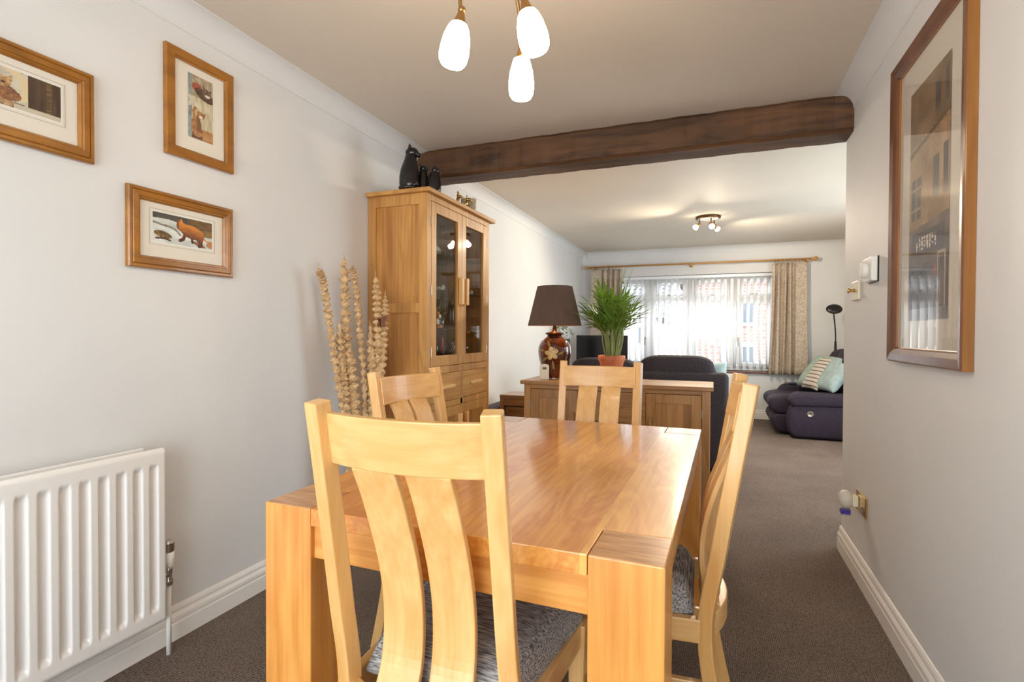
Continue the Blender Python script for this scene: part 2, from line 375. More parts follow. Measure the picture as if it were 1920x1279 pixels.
# coving (concave quarter) and skirting
c = 0.083
def cove(n=10):
    p = [(0, 0), (0, -c)]
    p += [(c - c*math.cos(t)*1.0, -c + c*math.sin(t)) for t in [PI/2*i/n for i in range(1, n)]]
    return [(0, 0), (0, -c), (0.004, -c), ] + [(c-(c-0.004)*math.cos(t), -c+(c-0.004)*math.sin(t)) for t in [PI/2*i/n for i in range(0, n+1)]] + [(c, 0)]
CV = cove()
struct('trim_1', prism(NB(), [(XL+x, H+z) for x, z in CV], 'Y', YB, YF), M_wall)
struct('trim_2', prism(NB(), [(XR-x, H+z) for x, z in CV], 'Y', YB, YP), M_wall)
struct('trim_3', prism(NB(), [(YF-x, H+z) for x, z in CV], 'X', XL+c, XR2-c), M_wall)
struct('trim_4', prism(NB(), [(XR2-x, H+z) for x, z in CV], 'Y', YP, YF), M_wall)
SK = [(0, 0), (0.018, 0), (0.018, 0.062), (0.0155, 0.066), (0.0155, 0.072), (0.018, 0.076), (0.017, 0.088), (0.012, 0.096), (0.009, 0.1), (0.009, 0.106), (0.011, 0.11), (0.008, 0.12), (0.003, 0.127), (0, 0.128)]
struct('baseboard_left', prism(NB(), [(XL+x, z) for x, z in SK], 'Y', YB, YF), M_gloss)
struct('baseboard_right', prism(NB(), [(XR-x, z) for x, z in SK], 'Y', YB, YP+0.012), M_gloss)
struct('baseboard_far', prism(NB(), [(YF-x, z) for x, z in SK], 'X', XL+0.02, XR2-0.02), M_gloss)
struct('baseboard_living', prism(NB(), [(XR2-x, z) for x, z in SK], 'Y', YP, YF), M_gloss)

# beam across the opening, slightly hewn
def beamfn():
    bm = NB(); n = 60; rings = []
    x0, x1, y0, y1, z0, z1 = XL, XR, 3.14, 3.335, 2.205, H-0.001
    for i in range(n+1):
        x = x0+(x1-x0)*i/n; w = 0.004*math.sin(i*0.9)+0.003*math.sin(i*2.3+1)
        e = 0.018
        k = 0.006*max(0, math.sin(i*0.31))
        pts = [(y0+w+e, z0+k*.3), (y0+w, z0+e), (y0+w*.6, z1-e), (y0+w+e*.8, z1), (y1, z1), (y1+w, z0+e), (y1-e+w, z0)]
        rings.append([bm.verts.new((x, y, z)) for y, z in pts])
    m = 7
    for A, B in zip(rings, rings[1:]):
        for k in range(m): bm.faces.new((A[k], A[(k+1) % m], B[(k+1) % m], B[k]))
    bm.faces.new(rings[0][::-1]); bm.faces.new(rings[-1]); return bm
o = obj('ceiling_beam', beamfn(), M_beam); setp(o, 'dark brown rough-hewn timber beam spanning the ceiling between dining and living areas', 'beam')

# ------------------------------------------------------------ far window
def window():
    y0, y1 = YF+0.16, YF+0.22
    b = NB(); fw = 0.06
    box(b, WX0, WX0+fw, y0, y1, WZ0, WZ1); box(b, WX1-fw, WX1, y0, y1, WZ0, WZ1)
    box(b, WX0+fw, WX1-fw, y0, y1, WZ0, WZ0+fw); box(b, WX0+fw, WX1-fw, y0, y1, WZ1-fw, WZ1)
    ms = [-0.893, -0.324, 0.243]
    for x in ms: box(b, x-0.055, x+0.055, y0, y1, WZ0+fw, WZ1-fw)
    w = struct('window_1', b, M_upvc, bevel=0.004)
    xs = [WX0+fw-0.055] + ms + [WX1-fw+0.055]
    for i in range(4):
        x0, x1 = xs[i]+0.055, xs[i+1]-0.055; zt = 1.685
        b = NB(); box(b, x0, x1, y0+0.005, y1-0.005, zt-0.03, zt+0.03)
        obj('transom', b, M_upvc, w, bevel=0.003)
        for (za, zb, op) in ((WZ0+fw, zt-0.03, i in (0, 3)), (zt+0.03, WZ1-fw, True)):
            if op:
                s = 0.045; b = NB(); ya = y0-0.012
                box(b, x0+.004, x0+s, ya, y1-.01, za+.004, zb-.004); box(b, x1-s, x1-.004, ya, y1-.01, za+.004, zb-.004)
                box(b, x0+s, x1-s, ya, y1-.01, za+.004, za+s); box(b, x0+s, x1-s, ya, y1-.01, zb-s, zb-.004)
                obj('sash', b, M_upvc, w, bevel=0.003)
                g = bx(x0+s, x1-s, y0+.02, y0+.026, za+s, zb-s)
                b2 = NB(); hy = ya
                if za < 1: 
                    hx = x1-s/2 if i == 0 else x0+s/2
                    box(b2, hx-.008, hx+.008, hy-.03, hy, 1.08, 1.12); box(b2, hx-.007, hx+.007, hy-.035, hy-.02, 1.0, 1.12)
                else:
                    hx = (x0+x1)/2; box(b2, hx-.03, hx+.03, hy-.02, hy, za+.014, za+.034); box(b2, hx-.06, hx+.03, hy-.03, hy-.018, za+.018, za+.032)
                obj('window_handle', b2, M_steel, w, bevel=0.002)
            else: g = bx(x0, x1, y0+.02, y0+.026, za, zb)
            obj('window_pane', g, M_glass, w)
    return w
window()
b = bx(WX0-0.04, WX1+0.04, YF-0.05, YF+0.16, WZ0-0.028, WZ0)
struct('trim_5', b, wood('sill_mahogany', srgb(92, 48, 32), srgb(132, 76, 52), 'X', 0.3, 0.4), bevel=0.004)

# vertical blind: headrail and turned slats
vb = thing('vertical_blind', 'white vertical slat blind hanging across the whole front window', 'blind', (-0.325, YF+0.09, WZ1))
obj('headrail', bx(WX0+.01, WX1-.01, YF+0.065, YF+0.11, WZ1-0.045, WZ1-0.004), M_upvc, vb, bevel=0.004, world=True)
M_slat = translucent('blind_fabric', srgb(250, 250, 250), 0.62)
n = 27
for i in range(n):
    x = WX0+0.04+(WX1-WX0-0.08)*i/(n-1)
    a = math.radians(60+random.uniform(-3, 3))
    s = NB(); w = 0.0445
    A = [s.verts.new((x+math.cos(a)*w*t, YF+0.088+math.sin(a)*w*t+0.006*(1-t*t), z)) for z in (WZ0+0.03, WZ1-0.05) for t in (-1, -.5, 0, .5, 1)]
    for k in range(4): s.faces.new((A[k], A[k+1], A[k+6], A[k+5]))
    obj('slat', s, M_slat, vb, world=True, smooth=True, solid=0.0012)

# curtain pole
pole = thing('curtain_pole', 'pale wooden curtain pole with ball finials above the front window', 'curtain pole', (-0.29, YF-0.09, 2.165))
M_pole = wood('pole_beech', srgb(172, 122, 62), srgb(206, 160, 96), 'X', 0.35, 0.3)
py, pz = YF-0.09, 2.165
obj('pole', tube(NB(), [(-1.79, py, pz), (1.2, py, pz)], 0.014, 14), M_pole, pole, world=True, smooth=True)
for sx, x in ((-1, -1.80), (1, 1.215)):
    f = NB(); lathe(f, [(0.014, -0.03), (0.02, -0.026), (0.02, -0.016), (0.012, -0.01), (0.022, 0.0), (0.03, 0.016), (0.03, 0.026), (0.022, 0.042), (0.006, 0.05), (0.0001, 0.051)], (0, 0, 0), 20)
    xf(f, T(x, py, pz) @ RY(sx*PI/2)); obj('finial', f, M_pole, pole, world=True, smooth=True)
for x in (-1.70, -0.31, 1.14):
    f = NB(); tube(f, [(x, YF, pz-.012), (x, py, pz-.012)], 0.011); lathe(f, [(0.026, 0), (0.026, 0.012), (0.012, 0.02)], (0, 0, 0), 16, None); 
    g = NB(); tube(g, [(x, YF, pz-.02), (x, py-.02, pz-.02)], 0.012, 12); lathe(g, [(0.028, 0), (0.028, 0.01), (0.014, 0.016)], (x, YF-.001, pz-.02), 16, RX(PI/2).to_3x3())
    f.free(); obj('pole_bracket', g, M_pole, pole, world=True, smooth=False)

def curtain(x0, x1, label, nfold, flat_side, xb0, xb1):
    t = thing('curtain', label, 'curtain', ((x0+x1)/2, YF-0.09, 0.63), group=None)
    yc = YF-0.085
    def fn(u, v):
        z = 2.125 - (2.125-0.625)*v
        xa = x0+(xb0-x0)*v**1.5; xc = x1+(xb1-x1)*v**1.5
        x = xa+(xc-xa)*u
        amp = 0.038 if v > 0.12 else 0.024+0.014*v/0.12
        uu = u if flat_side > 0 else 1-u
        k = 1.0 if uu < 0.66 else max(0.0, 1-(uu-0.66)/0.05)
        pinch = 1-0.35*math.exp(-((v-0.075)/0.02)**2)
        ph = 2*PI*nfold*uu
        y = yc - amp*k*pinch*math.sin(ph) - 0.006*k*math.sin(2.7*ph+1+v*2) - (0.02*(1-k))
        x += 0.006*k*math.sin(ph*0.5+v*3)
        return (x, y, z)
    cm = noise_mat('curtain_fabric', srgb(178, 160, 140), srgb(206, 192, 174), (40, 40, 40), 0.75, 2, 1.5, 0.05, 0.42, 0.58, spec=0.2)
    obj('curtain_fabric', grid(fn, 150, 24), cm, t, world=True, smooth=True, solid=0.004)
    for i in range(8):
        x = x0+0.03+(x1-x0-0.06)*i/7
        r = NB(); 
        P = [(x+0.004*math.sin(k), py+0.022*math.cos(2*PI*k/14), pz-0.006+0.022*math.sin(2*PI*k/14)) for k in range(15)]
        tube(r, P, 0.0042, 6); tube(r, [(x, py, pz-0.028), (x, py, pz-0.046)], 0.0025, 6)
        obj('curtain_ring', r, M_pole, t, world=True, smooth=True)
curtain(-1.745, -1.285, 'mottled beige pleated curtain at the left of the front window, behind the plant', 6, 1 and -1, -1.76, -1.28)
curtain(0.725, 1.135, 'mottled beige pleated curtain at the right of the front window', 6, 1, 0.69, 1.165)

# ------------------------------------------------------------ outside: neighbouring houses
M_brickr = bpy.data.materials.new('red_brick'); M_brickr.use_nodes = True
bn = M_brickr.node_tree.nodes['Principled BSDF']; bt = nd(M_brickr, 'ShaderNodeTexBrick'); tc = nd(M_brickr, 'ShaderNodeTexCoord'); mp = nd(M_brickr, 'ShaderNodeMapping')
mp.inputs['Rotation'].default_value = (PI/2, 0, 0); bt.inputs['Scale'].default_value = 2.2
bt.inputs['Color1'].default_value = srgb(152, 116, 104); bt.inputs['Color2'].default_value = srgb(136, 100, 90); bt.inputs['Mortar'].default_value = srgb(176, 166, 158)
lk(M_brickr, tc.outputs['Object'], mp.inputs[0]); lk(M_brickr, mp.outputs[0], bt.inputs['Vector']); lk(M_brickr, bt.outputs[0], bn.inputs['Base Color']); bn.inputs['Roughness'].default_value = 0.9
def tiles():
    m = pbr('grey_roof_tiles', srgb(120, 116, 116), 0.8); w = nd(m, 'ShaderNodeTexWave', wave_type='BANDS', bands_direction='Z'); w.inputs['Scale'].default_value = 1.5
    tc = nd(m, 'ShaderNodeTexCoord'); rp = nd(m, 'ShaderNodeValToRGB'); rp.color_ramp.elements[0].color = srgb(30, 30, 34); rp.color_ramp.elements[1].color = srgb(96, 95, 98); rp.color_ramp.elements[1].position = 0.4
    lk(m, tc.outputs['Object'], w.inputs[0]); lk(m, w.outputs[0], rp.inputs[0]); lk(m, rp.outputs[0], m.node_tree.nodes['Principled BSDF'].inputs['Base Color']); return m
M_tiles = tiles()
M_render = pbr('white_render', srgb(226, 224, 220), 0.8)
M_dwin = pbr('dark_window_glass', srgb(84, 90, 98), 0.1)
M_tarmac = noise_mat('pale_tarmac', srgb(160, 158, 156), srgb(180, 178, 175), (4, 4, 4), 0.9)
o = obj('front_street', bx(-40, 30, YF+0.35, 60, -0.35, -0.25), M_tarmac); setp(o, kind='structure')
hb = thing('house', 'white garage block with long grey tiled roof seen through the left of the front window', 'house', (-9, 26, -0.25))
obj('wall', bx(-18, -2.3, 24, 31, -0.25, 1.75), M_render, hb, world=True)
b = NB(); prism(b, [(23.6, 1.7), (27.5, 4.3), (31.4, 1.7)], 'X', -18.2, -2.1); obj('roof', b, M_tiles, hb, world=True)
for i in range(9):
    x = -12.5+i*1.15
    obj('house_window', bx(x, x+0.75, 23.95, 24.05, 0.75, 1.45), M_dwin, hb, world=True)
hb = thing('house', 'red brick gabled house seen through the right half of the front window', 'house', (3.2, 22, -0.25))
obj('wall', bx(-1.0, 7.6, 20, 27, -0.25, 3.2), M_brickr, hb, world=True)
b = NB(); prism(b, [(-1.4, 3.15), (3.3, 5.6), (8.0, 3.15)], 'Y', 19.7, 27.3); obj('roof', b, M_tiles, hb, world=True)
b = NB(); prism(b, [(-1.55, 3.05), (-1.35, 3.05), (3.3, 5.5), (7.95, 3.05), (8.15, 3.05), (3.3, 5.75)], 'Y', 19.5, 19.72); obj('bargeboard', b, pbr('grey_bargeboard', srgb(110, 116, 126), 0.6), hb, world=True)
for (x0, x1, z0, z1) in ((0.3, 1.4, 1.45, 2.45), (3.3, 4.4, 1.45, 2.45), (0.3, 1.4, 0.0, 0.85), (3.3, 4.4, 0.0, 0.85)):
    f = obj('house_window', bx(x0, x1, 19.94, 20.02, z0, z1), M_upvc, hb, world=True)
    m = (x0+x1)/2
    g = NB(); box(g, x0+.12, m-.06, 19.92, 19.95, z0+.12, z1-.12); box(g, m+.06, x1-.12, 19.92, 19.95, z0+.12, z1-.12)
    obj('glazing', g, M_dwin, f, world=True)

# ------------------------------------------------------------ pictures
def frame_rect(a0, a1, b0, b1, prof, mapf):
    """mitred frame: prof = list of (inset from outer edge, height)"""
    bm = NB(); n = len(prof); rings = []
    for (sa, sb) in ((0, 0), (1, 0), (1, 1), (0, 1)):
        ring = []
        for d, h in prof:
            a = a0+d if sa == 0 else a1-d; bb = b0+d if sb == 0 else b1-d
            ring.append(bm.verts.new(mapf(a, bb, h)))
        rings.append(ring)
    for i in range(4):
        A, B = rings[i], rings[(i+1) % 4]
        for k in range(n): bm.faces.new((A[k], A[(k+1) % n], B[(k+1) % n], B[k]))
    return bm
def painted(name, a0, a1, b0, b1, h, mapf, nx, ny, fn, parent):
    bm = grid(lambda u, v: mapf(a0+(a1-a0)*u, b0+(b1-b0)*v, h), nx, ny)
    cols = []
    for f in bm.faces:
        pass
    bm.faces.ensure_lookup_table()
    k = 0; cl = bm.loops.layers.color.new('paint') if False else None
    me_cols = [fn((i+.5)/nx, (j+.5)/ny) for i in range(nx) for j in range(ny)]
    p = Vector(parent.location); bmesh.ops.translate(bm, verts=bm.verts, vec=-p)
    me = bpy.data.meshes.new(name); bm.to_mesh(me); bm.free(); me.materials.append(M_print)
    ca = me.color_attributes.new('paint', 'FLOAT_COLOR', 'CORNER')
    for pl in me.polygons:
        cc = srgb(*me_cols[pl.index])
        for li in pl.loop_indices: ca.data[li].color = cc
    o = bpy.data.objects.new(name, me); COL.objects.link(o); o.parent = parent; return o
def hsh(x, y):
    v = math.sin(x*127.1+y*311.7)*43758.5453; return v-math.floor(v)
def vn(x, y):
    ix, iy = math.floor(x), math.floor(y); fx, fy = x-ix, y-iy; fx = fx*fx*(3-2*fx); fy = fy*fy*(3-2*fy)
    return (hsh(ix, iy)*(1-fx)+hsh(ix+1, iy)*fx)*(1-fy)+(hsh(ix, iy+1)*(1-fx)+hsh(ix+1, iy+1)*fx)*fy
def mixc(a, b, t): t = max(0, min(1, t)); return tuple(a[i]+(b[i]-a[i])*t for i in range(3))
def ell(x, y, cx, cy, rx, ry, ang=0):
    c_, s_ = math.cos(ang), math.sin(ang); dx, dy = x-cx, y-cy
    return ((dx*c_+dy*s_)/rx)**2 + ((-dx*s_+dy*c_)/ry)**2 < 1
def tri(x, y, a, b, c_):
    def s(p, q): return (x-q[0])*(p[1]-q[1])-(p[0]-q[0])*(y-q[1])
    d = (s(a, b), s(b, c_), s(c_, a)); return all(t >= 0 for t in d) or all(t <= 0 for t in d)
def stroke(x, y, pts, w):
    for (ax, ay), (bx_, by_) in zip(pts, pts[1:]):
        dx, dy = bx_-ax, by_-ay; L = dx*dx+dy*dy; t = max(0, min(1, ((x-ax)*dx+(y-ay)*dy)/L))
        if (x-ax-dx*t)**2+(y-ay-dy*t)**2 < w*w: return True
    return False
def art_walk(u, v):       # ginger kitten walking over snow, x scaled to aspect 2.3
    x = u*2.3; y = v
    n = vn(x*6, y*9); n2 = vn(x*22, y*30)
    if y > 0.80-0.13*(x/2.3)+0.05*math.sin(x*3): c_ = mixc((72, 70, 66), (98, 94, 86), n) if x < 1.3 else mixc((150, 100, 50), (84, 80, 62), n)
    elif x > 1.6 and y > 0.42: c_ = mixc((176, 120, 62), (90, 96, 78), vn(x*9, y*9))
    else: c_ = mixc((236, 240, 240), (190, 198, 196), vn(x*3+y*4, y*12)*1.2-.2)
    if stroke(x, y, [(0, .66), (.3, .60), (.6, .58), (.8, .52), (1.0, .36)], .03): c_ = mixc((120, 112, 96), (160, 150, 130), n2)
    if ell(x, y, .36, .27, .33, .12, -.15) : c_ = mixc((70, 58, 40), (170, 128, 70), n2)
    if stroke(x, y, [(.1, .12), (.4, .14), (.62, .1)], .03): c_ = (92, 66, 48)
    if ell(x, y, 2.25, .16, .2, .12): c_ = (190, 138, 88)
    if ell(x, y, 1.72, .12, .3, .06, -.3): c_ = mixc((110, 80, 56), (190, 140, 80), n2)
    body = ell(x, y, 1.45, .52, .45, .24, -.18) or ell(x, y, 1.12, .63, .17, .17) or ell(x, y, 1.78, .40, .17, .24)
    legs = stroke(x, y, [(1.2, .42), (1.12, .22), (1.0, .16)], .06) or stroke(x, y, [(1.45, .36), (1.48, .16)], .05) or stroke(x, y, [(1.82, .30), (1.84, .1), (1.76, .07)], .07)
    head = ell(x, y, 1.0, .68, .14, .16) or tri(x, y, (.86, .80), (.98, .80), (.93, .95)) or tri(x, y, (.98, .82), (1.12, .80), (1.05, .95))
    tail = stroke(x, y, [(1.9, .4), (2.05, .28), (2.28, .28)], .03)
    if legs: c_ = mixc((120, 62, 28), (86, 44, 24), n)
    if tail: c_ = (214, 140, 60)
    if body or head:
        top = y - (.55-.25*max(0, x-1.3))
        c_ = mixc((112, 66, 40), (226, 142, 54), .35+top*2.4+n2*.3)
        if head and x < .95: c_ = mixc((110, 70, 50), (150, 96, 60), n2)
    return c_
def art_climb(u, v):      # tabby kitten reaching up to one asleep in a fireside basket
    x = u; y = v*2.35
    n = vn(x*9, y*9); n2 = vn(x*30, y*26)
    c_ = mixc((196, 182, 158), (160, 142, 116), n)
    if y < 1.55: c_ = mixc((226, 218, 196), (186, 172, 140), vn(x*14, y*4))
    if y < .26: c_ = mixc((150, 104, 76), (104, 76, 58), vn(x*20, y*12))
    if y < .42 and x > .55: c_ = mixc((170, 110, 70), (200, 160, 110), n)
    if x < .14: c_ = mixc((176, 184, 180), (120, 128, 126), vn(x*12, y*7))
    if stroke(x, y, [(.06, 1.5), (.14, 1.34), (.05, 1.22)], .07): c_ = (214, 206, 190)
    if ell(x, y, .36, 1.92, .22, .17): c_ = mixc((190, 106, 84), (160, 86, 70), n)
    if ell(x, y, .66, 1.72, .42, .2, -.3): c_ = mixc((70, 54, 46), (120, 96, 78), n2)
    if ell(x, y, .74, 1.84, .18, .17): c_ = mixc((84, 66, 56), (146, 120, 98), n2)
    if tri(x, y, (.6, 1.95), (.68, 2.0), (.58, 2.12)) or tri(x, y, (.84, 1.94), (.92, 1.9), (.95, 2.04)): c_ = (96, 76, 62)
    if ell(x, y, .78, 1.74, .12, .05): c_ = (224, 212, 198)
    body = ell(x, y, .32, .52, .20, .36) or ell(x, y, .36, .28, .22, .2)
    head = ell(x, y, .48, .92, .17, .15) or tri(x, y, (.58, .98), (.66, .88), (.72, 1.08)) or tri(x, y, (.34, .98), (.44, 1.02), (.36, 1.12))
    arms = stroke(x, y, [(.26, .75), (.2, 1.0), (.28, 1.14)], .06)
    if body or head or arms:
        c_ = mixc((140, 96, 62), (206, 158, 110), n2*1.1)
        if body and x > .34 and y > .3: c_ = mixc(c_, (96, 70, 54), .6*n2+.2)
        if ell(x, y, .5, .86, .08, .06): c_ = (232, 222, 206)
    return c_
def art_clock(u, v):      # kitten against a clock face beside a dark bookcase
    x = u*1.9; y = v; n = vn(x*8, y*8); n2 = vn(x*26, y*26)
    c_ = mixc((222, 216, 200), (196, 188, 170), n)
    r = math.hypot(x-.55, y-.55)
    if abs(r-.32) < .012 or (r > .34 and abs(math.sin(math.atan2(y-.55, x-.55)*6)) < .06): c_ = (176, 168, 150)
    if stroke(x, y, [(1.15, 1), (1.34, .8), (1.38, .5), (1.34, .3)], .07): c_ = (226, 206, 170)
    if x > 1.4: c_ = mixc((74, 56, 46), (104, 80, 64), vn(x*20, y*3))
    if 1.68 < x < 1.76: c_ = mixc((140, 116, 76), (84, 66, 50), vn(x*10, y*22))
    if y < .3-.12*x: c_ = mixc((92, 72, 58), (140, 112, 84), n2)
    if stroke(x, y, [(.2, .62), (.6, .44), (1.1, .1)], .1): c_ = mixc((206, 176, 136), (150, 112, 84), n2)
    if ell(x, y, 1.0, .38, .32, .2, -.4): c_ = mixc((176, 124, 84), (120, 82, 62), n2)
    if ell(x, y, .98, .62, .18, .15) or tri(x, y, (.8, .68), (.94, .74), (.82, .92)) or tri(x, y, (1.04, .72), (1.16, .62), (1.18, .84)):
        c_ = mixc((214, 178, 128), (150, 112, 80), n2)
    if ell(x, y, .93, .62, .03, .03) or ell(x, y, 1.05, .6, .03, .03): c_ = (70, 52, 40)
    if ell(x, y, .1, .5, .2, .25): c_ = mixc((70, 62, 52), (110, 96, 76), n)
    if y < .12 and x > 1.2: c_ = (206, 196, 176)
    return c_
def art_street(u, v):     # old stone shop front in a narrow street, muted sepia; u=0 is the far (left-seen) side
    x = u; y = v*2.3; n = vn(x*7, y*7); n2 = vn(x*28, y*28)
    c_ = mixc((150, 124, 94), (108, 86, 64), n*.7+n2*.4)
    if y > 1.72+.12*x: c_ = mixc((120, 100, 80), (92, 76, 60), n)
    if abs(y-(1.66+.16*x)) < .025: c_ = (86, 70, 56)
    for (a0, a1, b0, b1) in ((.66, .78, 1.88, 2.16), (.88, .97, 1.9, 2.2), (.62, .76, 1.12, 1.5), (.86, .97, 1.1, 1.54), (.06, .32, 1.0, 1.4)):
        if a0 < x < a1 and b0 < y < b1: c_ = mixc((52, 46, 44), (86, 80, 76), n)
    if .06 < x < .32 and 1.0 < y < 1.4 and (abs(x-.19) < .012 or abs((y*5) % 1-.5) < .06): c_ = (126, 108, 84)
    if y < .9+.05*x: c_ = mixc((76, 66, 62), (104, 92, 86), n)
    if .08 < x < .9 and .62 < y < .86: c_ = (66, 60, 66)
    if .2 < x < .72 and .68 < y < .8 and (int(x*46) % 3 != 0) and hsh(int(x*46), int(y*60)) > .35: c_ = (176, 164, 150)
    if y < .55: c_ = mixc((58, 54, 58), (92, 86, 90), vn(x*9, y*5))
    if .12 < x < .5 and .1 < y < .5: c_ = mixc((48, 46, 52), (80, 80, 88), vn(x*5, y*9))
    if stroke(x, y, [(.76, .1), (.76, .6), (.92, .6), (.92, .1)], .015): c_ = (140, 132, 126)
    if y < .12: c_ = mixc((126, 124, 130), (100, 98, 104), n)
    if ell(x, y, .7, .46, .02, .06): c_ = (150, 60, 60)
    return c_
PROF_STEP = [(0, 0), (0, .014), (.004, .019), (.012, .019), (.014, .016), (.017, .02), (.033, .022), (.036, .018), (.040, .018), (.045, .010), (.045, 0)]
PROF_FLAT = [(0, 0), (0, .016), (.003, .019), (.032, .019), (.036, .012), (.040, .010), (.040, 0)]
def wall_picture(name, label, side, a0, a1, b0, b1, prof, fmat, pa0, pa1, pb0, pb1, art, nx, ny, glass=None, lines=True):
    xw = XL if side < 0 else XR; s = 1 if side < 0 else -1
    mapf = lambda a, b_, h: (xw+s*(h+0.001), a, b_)
    t = thing(name, label, 'picture', (xw, (a0+a1)/2, b0))
    if side < 0: t['group'] = 'pine framed kitten prints on the left wall'
    fr = obj('frame', frame_rect(a0, a1, b0, b1, prof, mapf), fmat, t, world=True)
    d = prof[-1][0]-0.002
    obj('mount', box(NB(), *(sorted((xw+s*.001, xw+s*.007))), a0+d, a1-d, b0+d, b1-d), M_mat, t, world=True)
    if lines:
        e = 0.012; lw = 0.0012
        lb = frame_rect(pa0-e, pa1+e, pb0-e, pb1+e, [(0, .0065), (0, .0073), (lw, .0073), (lw, .0065)], mapf)
        obj('mount_line', lb, M_mline, t, world=True)
        lb = frame_rect(pa0-.006, pa1+.006, pb0-.006, pb1+.006, [(0, .0062), (0, .0072), (.006, .0072), (.006, .0062)], mapf)
        obj('mount_bevel', lb, M_white, t, world=True)
    painted('print', pa0, pa1, pb0, pb1, .0076, mapf, nx, ny, art, t)
    obj('picture_glass', box(NB(), *(sorted((xw+s*.0092, xw+s*.0098))), a0+d, a1-d, b0+d, b1-d), glass or M_artglass, t, world=True)
    return t
M_pine = noise_mat('antique_pine_frame', srgb(128, 80, 22), srgb(176, 116, 40), (9, 5, 9), 0.32, 4, 1.0, 0, 0.3, 0.75, coat=0.4)
wall_picture('framed_picture', 'pine framed kitten print cut off by the left edge, landscape format, highest on the left', -1, 0.40, 1.127, 1.710, 1.997, PROF_STEP, M_pine, 0.72, 1.036, 1.812, 1.920, art_clock, 110, 40)
wall_picture('framed_picture', 'tall upright pine framed print of a tabby kitten reaching up', -1, 1.368, 1.660, 1.828, 2.235, PROF_FLAT, M_pine, 1.462, 1.568, 1.921, 2.166, art_climb, 50, 110, lines=False)
wall_picture('framed_picture', 'landscape pine framed print of a ginger kitten walking, lowest on the left wall', -1, 1.230, 1.656, 1.393, 1.679, PROF_STEP, M_pine, 1.3215, 1.5625, 1.4955, 1.602, art_walk, 120, 56)
M_dframe = noise_mat('worn_mahogany_frame', srgb(92, 56, 36), srgb(120, 74, 46), (12, 12, 4), 0.35, 5, 0.5, 0.05, coat=0.3)
PROF_BIG = [(0, 0), (0, .026), (.004, .030), (.03, .026), (.045, .020), (.05, .014), (.05, 0)]
bp_ = wall_picture('framed_picture', 'tall large mahogany framed street scene under glass on the right wall', 1, 1.772, 2.43, 1.068, 2.172, PROF_BIG, M_dframe, 1.925, 2.268, 1.215, 2.012, lambda u, v: tuple(min(255, c_*1.3+14) for c_ in art_street(1-u, v)), 84, 180, glass=M_pglass, lines=False)
mapr = lambda a, b_, h: (XR-(h+0.001), a, b_)
obj('frame_edge', frame_rect(1.7705, 2.4315, 1.0665, 2.1735, [(0, 0), (0, .024), (.003, .027), (.003, 0)], mapr), W_pine['Z'], bp_, world=True, label='honey brown outer edge of the frame')
obj('frame_lip', frame_rect(1.818, 2.384, 1.114, 2.126, [(0, .004), (0, .0145), (.006, .0115), (.006, .004)], mapr), W_pine['Z'], bp_, world=True, label='golden inner lip of the frame')

# ------------------------------------------------------------ radiators
def radiator(name, label, y0, y1, z0, z1, xw):
    t = thing(name, label, 'radiator', (xw+0.06, (y0+y1)/2, z0))
    xf_, th = XL+0.106, 0.014
    pitch = 0.0535; yc0 = y1-0.045
    def chan(y, z):
        k = round((yc0-y)/pitch); d = abs((yc0-y)-k*pitch)
        if k < 0 or y < y0+0.03: return 0
        a = 1-min(1, max(0, (d-0.0085)/0.008)); a = a*a*(3-2*a)
        e = min(z-(z0+0.05), (z1-0.052)-z); g = min(1, max(0, e/0.016)); return a*g*g*(3-2*g)
    ny = int((y1-y0)/0.0027); nz = 70
    def fn(u, v):
        y = y0+(y1-y0)*u; z = z0+(z1-z0)*v
        r = 0.010; e = min(y-y0, y1-y, z-z0, z1-z); edge = 0 if e > r else (r-math.sqrt(max(0, r*r-(r-e)**2)))
        return (xf_-0.013*chan(y, z)-edge*0.9, y, z)
    b = grid(fn, ny, nz)
    obj('front_panel', b, M_rad, t, world=True, smooth=True)
    obj('panel_back', bx(xf_-0.028, xf_-0.0135, y0+.002, y1-.001, z0+.002, z1-.002), M_rad, t, world=True, bevel=.003)
    obj('rear_panel', bx(xw+0.028, xw+0.042, y0, y1-0.035, z0, z1), M_rad, t, world=True, bevel=.004)
    b = NB()
    for k in range(int((y1-y0)/0.025)):
        y = y0+0.01+k*0.025
        if y > y1-.05: break
        box(b, xw+0.043, xf_-0.028, y, y+0.0015, z0+.03, z1-.02)
    obj('convector_fins', b, M_rad, t, world=True)
    b = NB()
    for y in (y0+0.15, y1-0.2): box(b, xw, xw+0.03, y, y+.03, z0+.1, z1-.1)
    obj('wall_bracket', b, M_rad, t, world=True)
    return t
rad = radiator('radiator', 'white double panel radiator low on the left wall by the dining table', 0.25, 1.298, 0.143, 0.757, XL)
v = obj('valve', NB(), M_chrome, rad) if False else None
vx, vy = XL+0.075, 1.325
b = NB(); lathe(b, [(0.011, 0.252), (0.015, 0.254), (0.015, 0.272), (0.012, 0.276), (0.0105, 0.29), (0.0135, 0.296), (0.0135, 0.312), (0.011, 0.318)], (vx, vy, 0), 16)
tube(b, [(vx, vy, 0.292), (vx, 1.297, 0.292)], 0.010)
vb_ = obj('valve_body', b, M_chrome, rad, world=True, smooth=True)
b = NB(); lathe(b, [(0.012, 0.316), (0.018, 0.322), (0.0195, 0.345), (0.0195, 0.372)], (vx, vy, 0), 20); obj('valve_collar', b, M_white, rad, world=True, smooth=True)
b = NB(); seg = 24
lathe(b, [(0.0175, 0.372), (0.0185, 0.376), (0.0175, 0.405), (0.012, 0.414), (0.0001, 0.416)], (vx, vy, 0), 24); 
for k in range(12):
    a = 2*PI*k/12; box(b, -0.0015, 0.0015, 0.017, 0.0195, 0.375, 0.404, T(vx, vy, 0) @ RZ(a))
